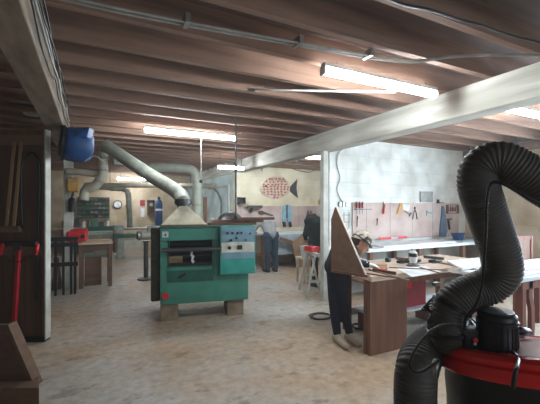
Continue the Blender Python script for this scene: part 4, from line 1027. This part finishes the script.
for k in range(12):
    a = k * pi / 6; MB().bar(q + Vector((sin(a) * .095, -.068, cos(a) * .095)), q + Vector((sin(a) * .115, -.068, cos(a) * .115)), .008, .004, (0, 1, 0)).build('hour_mark', 'black', t, world=True)
# workbench at back
xa, xb = PY(62, 225, 13.2).x, PY(118, 225, 13.2).x
bench('workbench', 'cluttered bench along the back wall below the green drawers', xa - .5, xb, 13.2, 13.9, .9, (xa, (xa + xb) / 2, xb - .1), 'benchtop')
random.seed(11)
kinds = (('paint_can', 'steel'), ('green_box', 'green'), ('toolbox', 'dsteel'), ('jar', 'whitem'))
descr = ['dull steel can at the left end of the back bench', 'green box beside the steel can on the back bench', 'dark toolbox on the back bench under the drawers', 'white jar between the toolboxes on the back bench',
         'second steel can right of the white jar on the back bench', 'second green box at the middle of the back bench', 'second dark toolbox near the right end of the back bench', 'white jar at the right end of the back bench']
for i in range(8):
    x = xa + .05 + i * (xb - xa - .2) / 8; nm, m_ = kinds[i % 4]; h = .12 + .16 * random.random()
    if nm in ('paint_can', 'jar'): 
        o = thing(nm, descr[i], nm.replace('_', ' '), (x, 13.45, .901)); MB().lathe([(.06, 0), (.07, .01), (.07, h), (.06, h)], (0, 0, 0), seg=16).build('body', m_, o, smooth=True); MB().lathe([(.073, h), (.073, h + .015)], (0, 0, 0), seg=16).build('lid', 'steel', o, smooth=True)
    else:
        o = thing(nm, descr[i], 'box', (x, 13.45, .901)); MB().box(-.08, .08, -.08, .08, 0, h).build('case', m_, o, bevel=.01); MB().box(-.083, .083, -.085, .085, h, h + .03).build('lid', m_, o, bevel=.004)
# lathe-like machine at back
c = Pz(134, 257, 0)
t = thing('wood_lathe', 'grey-green woodworking machine on a pale stand at the far end', 'machine', c)
MB().box(-.5, -.3, -.2, .2, 0, .62).build('leg', 'duct', t, bevel=.01); MB().box(.35, .55, -.2, .2, 0, .62).build('leg', 'pine', t, bevel=.01)
MB().box(-.3, .35, -.12, .12, .25, .55).build('cabinet', 'creamstrip', t)
MB().box(-.6, .65, -.15, .15, .62, .74).build('bed', 'dgreen', t, bevel=.01)
MB().box(-.6, -.3, -.16, .16, .74, 1.02).build('headstock', 'duct', t, bevel=.03); MB().box(.40, .58, -.1, .1, .74, .98).build('tailstock', 'duct', t, bevel=.02)
MB().cyl((-.3, 0, .9), (.4, 0, .9), .035).build('spindle', 'steel', t, smooth=True)
MB().cyl((-.45, -.16, .9), (-.45, -.2, .9), .09, seg=18).build('handwheel', 'steel', t, smooth=True)
c = Pd(146, 262, 7.6)
t = thing('grinder_stand', 'dark pedestal grinder standing just left of the planer', 'machine', (c.x, c.y, 0))
MB().lathe([(.18, 0), (.18, .03), (.05, .06), (.05, .80), (.09, .84)], (0, 0, 0)).build('pedestal', 'dsteel', t, smooth=True)
MB().cyl((-.10, 0, .95), (.10, 0, .95), .085, seg=20).build('motor', 'duct', t, smooth=True)
for s in (-1, 1): MB().cyl((s * .12, 0, .95), (s * .17, 0, .95), .10, seg=24).build('wheel', 'steel', t, smooth=True); MB().box(s * .145 - .04, s * .145 + .04, .0, .11, .87, 1.05).build('guard', 'black', t, bevel=.02)
c = Pz(97, 256, 0)
t = thing('jointer', 'green-grey jointer with a long pale bed behind the small far table', 'machine', c)
MB().box(-.45, .45, -.2, .2, 0, .70).build('cabinet', 'duct', t, bevel=.02)
MB().box(-.75, .70, -.17, .17, .70, .80).build('bed', 'duct3', t, bevel=.01)
MB().box(-.3, .5, .10, .14, .80, .95).build('fence', 'dgreen', t, bevel=.005)
MB().cyl((.2, -.17, .62), (.2, -.24, .62), .08, seg=18).build('handwheel', 'steel', t, smooth=True)
MB().box(-.42, -.1, -.212, -.2, .15, .55).build('hatch', 'dgreen', t)
# blue cylinder and cabinet
c = Pd(159, 250, 12.4)
t = thing('gas_cylinder', 'tall blue gas cylinder standing behind the canvas hood', 'gas cylinder', (c.x, c.y, 0))
zt = Pd(159, 198, 12.4).z
MB().lathe([(.12, 0), (.125, .01), (.125, zt - .22), (.10, zt - .12), (.04, zt - .05), (.03, zt - .04)], (0, 0, 0), seg=20).build('bottle', 'blue', t, smooth='all')
MB().lathe([(.04, zt - .04), (.05, zt - .03), (.05, zt + .04), (.02, zt + .05)], (0, 0, 0)).build('valve', 'dsteel', t, smooth=True)
MB().lathe([(.127, zt - .45), (.127, zt - .38)], (0, 0, 0)).build('label_band', 'paper', t, smooth=True)
for u0, u1, v0, v1, m_, lb, nm, ct in ((147, 154, 200, 215, 'dwood2', 'small brown open cabinet on the back wall by the blue cylinder', 'wall_cabinet', 'cabinet'),):
    a_, b_ = PY(u0, v1, BY), PY(u1, v0, BY); t = thing(nm, lb, ct, (a_.x, BY, a_.z))
    MB().box(a_.x, b_.x, BY - .18, BY, a_.z, a_.z + .03).box(a_.x, b_.x, BY - .18, BY, b_.z - .03, b_.z).box(a_.x, a_.x + .03, BY - .18, BY, a_.z, b_.z).box(b_.x - .03, b_.x, BY - .18, BY, a_.z, b_.z).box(a_.x, b_.x, BY - .02, BY, a_.z, b_.z).build('case', m_, t, world=True)
    MB().box(a_.x, b_.x, BY - .17, BY, (a_.z + b_.z)/2, (a_.z + b_.z)/2 + .02).build('shelf', m_, t, world=True)
    MB().cyl((a_.x + .13, BY - .16, (a_.z + b_.z)/2 + .10), (a_.x + .13, BY - .10, (a_.z + b_.z)/2 + .1), .06).build('gauge', 'steel', t, world=True)
flat('wall_notice', 'small pale notice sheet on the back wall right of the clock', 'notice', ((141, 208), (144.5, 208), (144.5, 217), (141, 217)), 'paper', BY, .01)
flat('wall_notice', 'red and white notice on the back wall above the pale sheet', 'notice', ((140, 200), (145, 200), (145, 206), (140, 206)), 'crimson', BY, .01)
# door on pale blue wall
dA, dB = PX(206, 200, RX - .01), PX(228, 200, RX - .01)
o = struct(MB().box(RX, RX + .028, dB.y, dA.y, 0, 2.15).build('door_1', 'bluewall', bevel=.005))
MB().box(RX - .02, RX + .03, dB.y - .06, dB.y, 0, 2.2).box(RX - .02, RX + .03, dA.y, dA.y + .06, 0, 2.2).box(RX - .02, RX + .03, dB.y, dA.y, 2.15, 2.2).build('frame', 'plaster', o)
MB().cyl((RX - .05, dB.y + .1, 1.0), (RX - .10, dB.y + .1, 1.0), .02).build('door_handle', 'steel', o)
# dark rounded machine behind boards on planer
c = Pd(230, 262, 7.2)
t = thing('bandsaw', 'dark rounded machine head showing above the boards on the planer', 'machine', (c.x, c.y, 0))
MB().box(-.25, .25, -.2, .2, 0, .9).build('stand', 'dgreen', t, bevel=.02)
MB().ball((0, 0, 1.25), .26, (1.1, .6, .9)).build('motor_cover', 'dsteel', t, smooth='all'); MB().box(-.3, .3, -.25, .25, .9, .95).build('table_plate', 'steel', t)
MB().bar((-.2, 0, .95), (-.2, 0, 1.2), .08, .08).build('column', 'dgreen', t)

# ------------------------------------------------------------------ dust extractor
EC = Pd(532, 347, 1.27)
tilt = Matrix.Rotation(radians(13), 3, CAMR * -1)
nrm = (UP * cos(radians(13)) - CAMF * -sin(radians(13)) * -1)
nrm = (UP - CAMF * -.0).normalized()
# ring plane tips so that its near side is higher
nrm = (UP * cos(radians(13)) + CAMF * sin(radians(13))).normalized()
base = Vector((EC.x, EC.y, 0))
t = thing('dust_extractor', 'dust extractor with glossy red ring and black motor in the foreground', 'dust extractor', base)
R_ = .315
MB().lathe([(R_ - .02, -.080), (R_ + .0, -.076), (R_ + .008, -.060), (R_ + .005, -.036), (R_ - .003, -.030), (R_ + .004, -.022), (R_ + .008, -.01), (R_, .004), (R_ - .02, .010), (R_ - .05, .004), (R_ - .05, -.07)], EC, nrm, 64).build('clamp_ring', 'red', t, smooth=True, world=True)['label'] = 'glossy red ring'
MB().lathe([(R_ - .04, -.05), (R_ - .045, -.004), (.12, .022), (.0, .024)], EC, nrm, 48).build('housing_top', mat('dusky_pink_top', (.30, .14, .15), .3), t, smooth=True, world=True)
dn = -UP
c2 = EC - nrm * .07
MB().ring_tube([[c2 + (CAMR * cos(a) + (CAMF - UP * .23 * f) * sin(a)).normalized() * rr + dn * z for a in [2 * pi * k / 40 for k in range(40)]] for rr, z, f in ((.29, .0, 1), (.292, .06, .8), (.285, .15, .4), (.28, .35, 0), (.29, .6, 0), (.25, .82, 0))]).build('collection_bag', 'rubber', t, smooth=True, world=True)
MB().lathe([(.30, .06), (.32, .07), (.32, .09), (.0, .10)], base).build('base_plate', 'dsteel', t, smooth=True, world=True)
for k in range(4):
    a = pi / 4 + k * pi / 2; q = base + Vector((cos(a) * .27, sin(a) * .27, .032))
    MB().cyl(q - CAMR * .012, q + CAMR * .012, .03, seg=16).bar(q, q + UP * .04, .02, .03).build('caster', 'black', t, world=True)
mc = Pd(497, 358, 1.20)
MB().lathe([(.060, 0), (.064, .01), (.064, .028), (.061, .032), (.061, .125), (.063, .127), (.063, .133), (.060, .136), (.060, .150), (.055, .156), (.03, .158)], mc, UP, 32).build('motor', 'black', t, smooth=True, world=True)
fin = MB()
for k in range(24):
    a = 2 * pi * k / 24; d_ = Vector((cos(a), sin(a), 0)); fin.bar(mc + d_ * .0615 + UP * .035, mc + d_ * .0615 + UP * .12, .003, .003, d_)
fin.build('cooling_fins', 'black', t, world=True)
MB().lathe([(.05, .157), (.052, .163), (.0, .165)], mc, UP, 24).build('motor_cap', 'dsteel', t, smooth=True, world=True)
q = Pd(470, 336, 1.22)
MB().box(-.03, .03, -.025, .025, -.04, .03, Matrix.Translation(q) @ Matrix.Rotation(-YAW, 4, 'Z')).build('switch_box', 'black', t, world=True, bevel=.004)
q2 = q - CAMF * .026 - UP * .002
MB().cyl(q2, q2 - CAMF * .01, .008, seg=14).build('switch_button', 'redp', t, world=True)
MB().cyl(q2 - UP * .014, q2 - CAMF * .006 - UP * .014, .005, seg=12).build('switch_light', 'whitem', t, world=True)
MB().bar(Pd(462, 333, 1.24), Pd(486, 332, 1.27), .03, .02).build('cable_gland', 'black', t, world=True)
MB().cap(Pd(515, 330, 1.30), .018, Pd(528, 332, 1.32), .014).build('tensioner', 'black', t, smooth='all', world=True)
MB().bar(Pd(520, 340, 1.36), Pd(521, 328, 1.36), .02, .02).build('bracket', 'tan', t, world=True)
MB().tube(smoothpath([Pd(512, 352, 1.14), Pd(518, 358, 1.06), Pd(517, 366, .975), Pd(515, 374, .955), Pd(513, 388, .955)], 6), .006, 8).build('ring_strap', 'black', t, smooth='all', world=True)
MB().cap(Pd(436, 362, 1.08), .010, Pd(435, 375, 1.08), .006).build('latch', 'steel', t, smooth='all', world=True)
MB().lathe([(.075, 0), (.08, .02), (.08, .09)], Pd(474, 334, 1.62), (-CAMR * .95 + UP * .1)).build('inlet_pipe', 'black', t, smooth=True, world=True)

def hosething(label, pts, r, cat='hose', m='hose'):
    t = thing('flexible_hose', label, cat, pts[0])
    path = smoothpath(pts, 24); P = resample(path, .0022)
    rr = []
    for i in range(len(P)):
        rr.append(r + .0019 * cos(2 * pi * (i % 5) / 5))
    MB().tube(P, rr, 36).build('hose', m, t, smooth='all', world=True)
    return t, P
HB = [Pd(453, 345, 1.27), Pd(449, 333, 1.27), Pd(448, 318, 1.27), Pd(454, 303, 1.27), Pd(469, 293, 1.27), Pd(488, 286, 1.26), Pd(501, 274, 1.24), Pd(501, 257, 1.23), Pd(494, 235, 1.22), Pd(485, 208, 1.20), Pd(478, 184, 1.18), Pd(482, 167, 1.17), Pd(499, 161, 1.15), Pd(521, 171, 1.13), Pd(545, 186, 1.12), Pd(575, 205, 1.12), Pd(612, 240, 1.15), Pd(640, 320, 1.25), Pd(650, 440, 1.35), Pd(650, 590, 1.40)]
t, P = hosething('thick black corrugated hose rising in an S curve at the right', HB, .0635)
def strap(parent, i, r=.078, w=.012, m='black', nm='hose_clamp'):
    c = P[i]; d = (P[i + 2] - P[i - 2]).normalized()
    MB().lathe([(r - .003, -w / 2), (r, -w / 2), (r, w / 2), (r - .003, w / 2)], c, d, 36).build(nm, m, parent, smooth=True, world=True)
strap(t, 66, .071); strap(t, 24, .071)
MB().box(-.012, .012, -.008, .008, -.006, .006, Matrix.Translation(Pd(436, 284, 1.22))).build('clamp_screw', 'steel', t, world=True)
HA = [Pd(472, 334, 1.60), Pd(458, 333, 1.54), Pd(441, 338, 1.45), Pd(425, 350, 1.35), Pd(417, 368, 1.27), Pd(415, 390, 1.26), Pd(415, 412, 1.26), Pd(412, 460, 1.27), Pd(402, 530, 1.32), Pd(385, 580, 1.42), Pd(355, 600, 1.6)]
HA = [Vector((p.x, p.y, max(p.z, .08))) for p in HA]
t2, P = hosething('black corrugated hose bending down to the floor left of the red ring', HA, .072)
strap(t2, 30, .078, .014); strap(t2, 44, .078, .012)
def cable(label, pts, r=.0045, m='cable'):
    tag(origin(MB().tube(smoothpath(pts, 8), r, 8).build('power_cable', m, smooth='all'), pts[0]), label, 'cable')
cable('thin black cable following the inner side of the rising hose', [Pd(560, 208, 1.03), Pd(535, 201, 1.03), Pd(515, 190, 1.04), Pd(500, 183, 1.05), Pd(491, 184, 1.06), Pd(487, 200, 1.07), Pd(486, 230, 1.09), Pd(484, 262, 1.13), Pd(481, 290, 1.16), Pd(474, 308, 1.18), Pd(466, 318, 1.19), Pd(464, 332, 1.2)])
cable('black cable looped over the joint between the two foreground hoses', [Pd(470, 340, 1.14), Pd(455, 325, 1.12), Pd(435, 328, 1.08), Pd(418, 345, 1.03), Pd(410, 365, 1.0), Pd(420, 372, .99), Pd(440, 360, .99)], .004)
for k in range(4):
    cable('tangled black lead hanging at the hose joint beside the motor', [Pd(434 - k, 297 + 3 * k, 1.22), Pd(428 - 2 * k, 303 + 2 * k, 1.2), Pd(430 + k, 312, 1.18), Pd(434 - 2 * k, 320 + k, 1.17), Pd(428 + 3 * k, 328, 1.16), Pd(442, 332 + k, 1.15)], .003)
for o in bpy.data.objects:
    if o.get('label', '').startswith('tangled black lead'): o['group'] = 'tangled leads at the hose joint'

# ------------------------------------------------------------------ light
def area(name, loc, rot_, sx, sy, e, c):
    l = bpy.data.lights.new(name, 'AREA'); l.shape = 'RECTANGLE'; l.size = sx; l.size_y = sy; l.energy = e; l.color = c
    o = bpy.data.objects.new(name, l); COL.objects.link(o); o.location = loc; o.rotation_euler = rot_; return o
area('daylight_window', (WR + .34, -.4, 1.62), (0, pi / 2, 0), 1.3, 1.5, 40, (.72, .87, 1.0))
area('daylight_window', (WR + .34, 1.9, 1.62), (0, pi / 2, 0), 1.3, 1.7, 90, (.72, .87, 1.0))
area('daylight_window', (2.1, -4.24, 1.65), (pi / 2, 0, 0), 2.9, 1.4, 14, (.75, .88, 1.0))
sky = emit('overcast_sky', (.70, .84, 1.0), .5)
struct(MB().box(WR + 1.2, WR + 1.25, -5.5, 5.0, -.1, 6).build('sky', sky))
struct(MB().box(-3, 7, -5.6, -5.55, -.1, 6).build('sky', sky))
wd = bpy.data.worlds.new('world'); bpy.context.scene.world = wd; wd.use_nodes = True
vs = wd.node_tree.nodes.new('ShaderNodeVolumeScatter'); vs.inputs['Density'].default_value = HAZE; vs.inputs['Anisotropy'].default_value = .3
wd.node_tree.links.new(vs.outputs[0], wd.node_tree.nodes['World Output'].inputs['Volume'])
bg = wd.node_tree.nodes['Background']; bg.inputs[0].default_value = (.55, .7, .9, 1); bg.inputs[1].default_value = .8
sc = bpy.context.scene
sc.view_settings.view_transform = 'Standard'; sc.view_settings.look = 'None'; sc.view_settings.gamma = 1; sc.view_settings.use_curve_mapping = False
sc.view_settings.exposure = 2.2
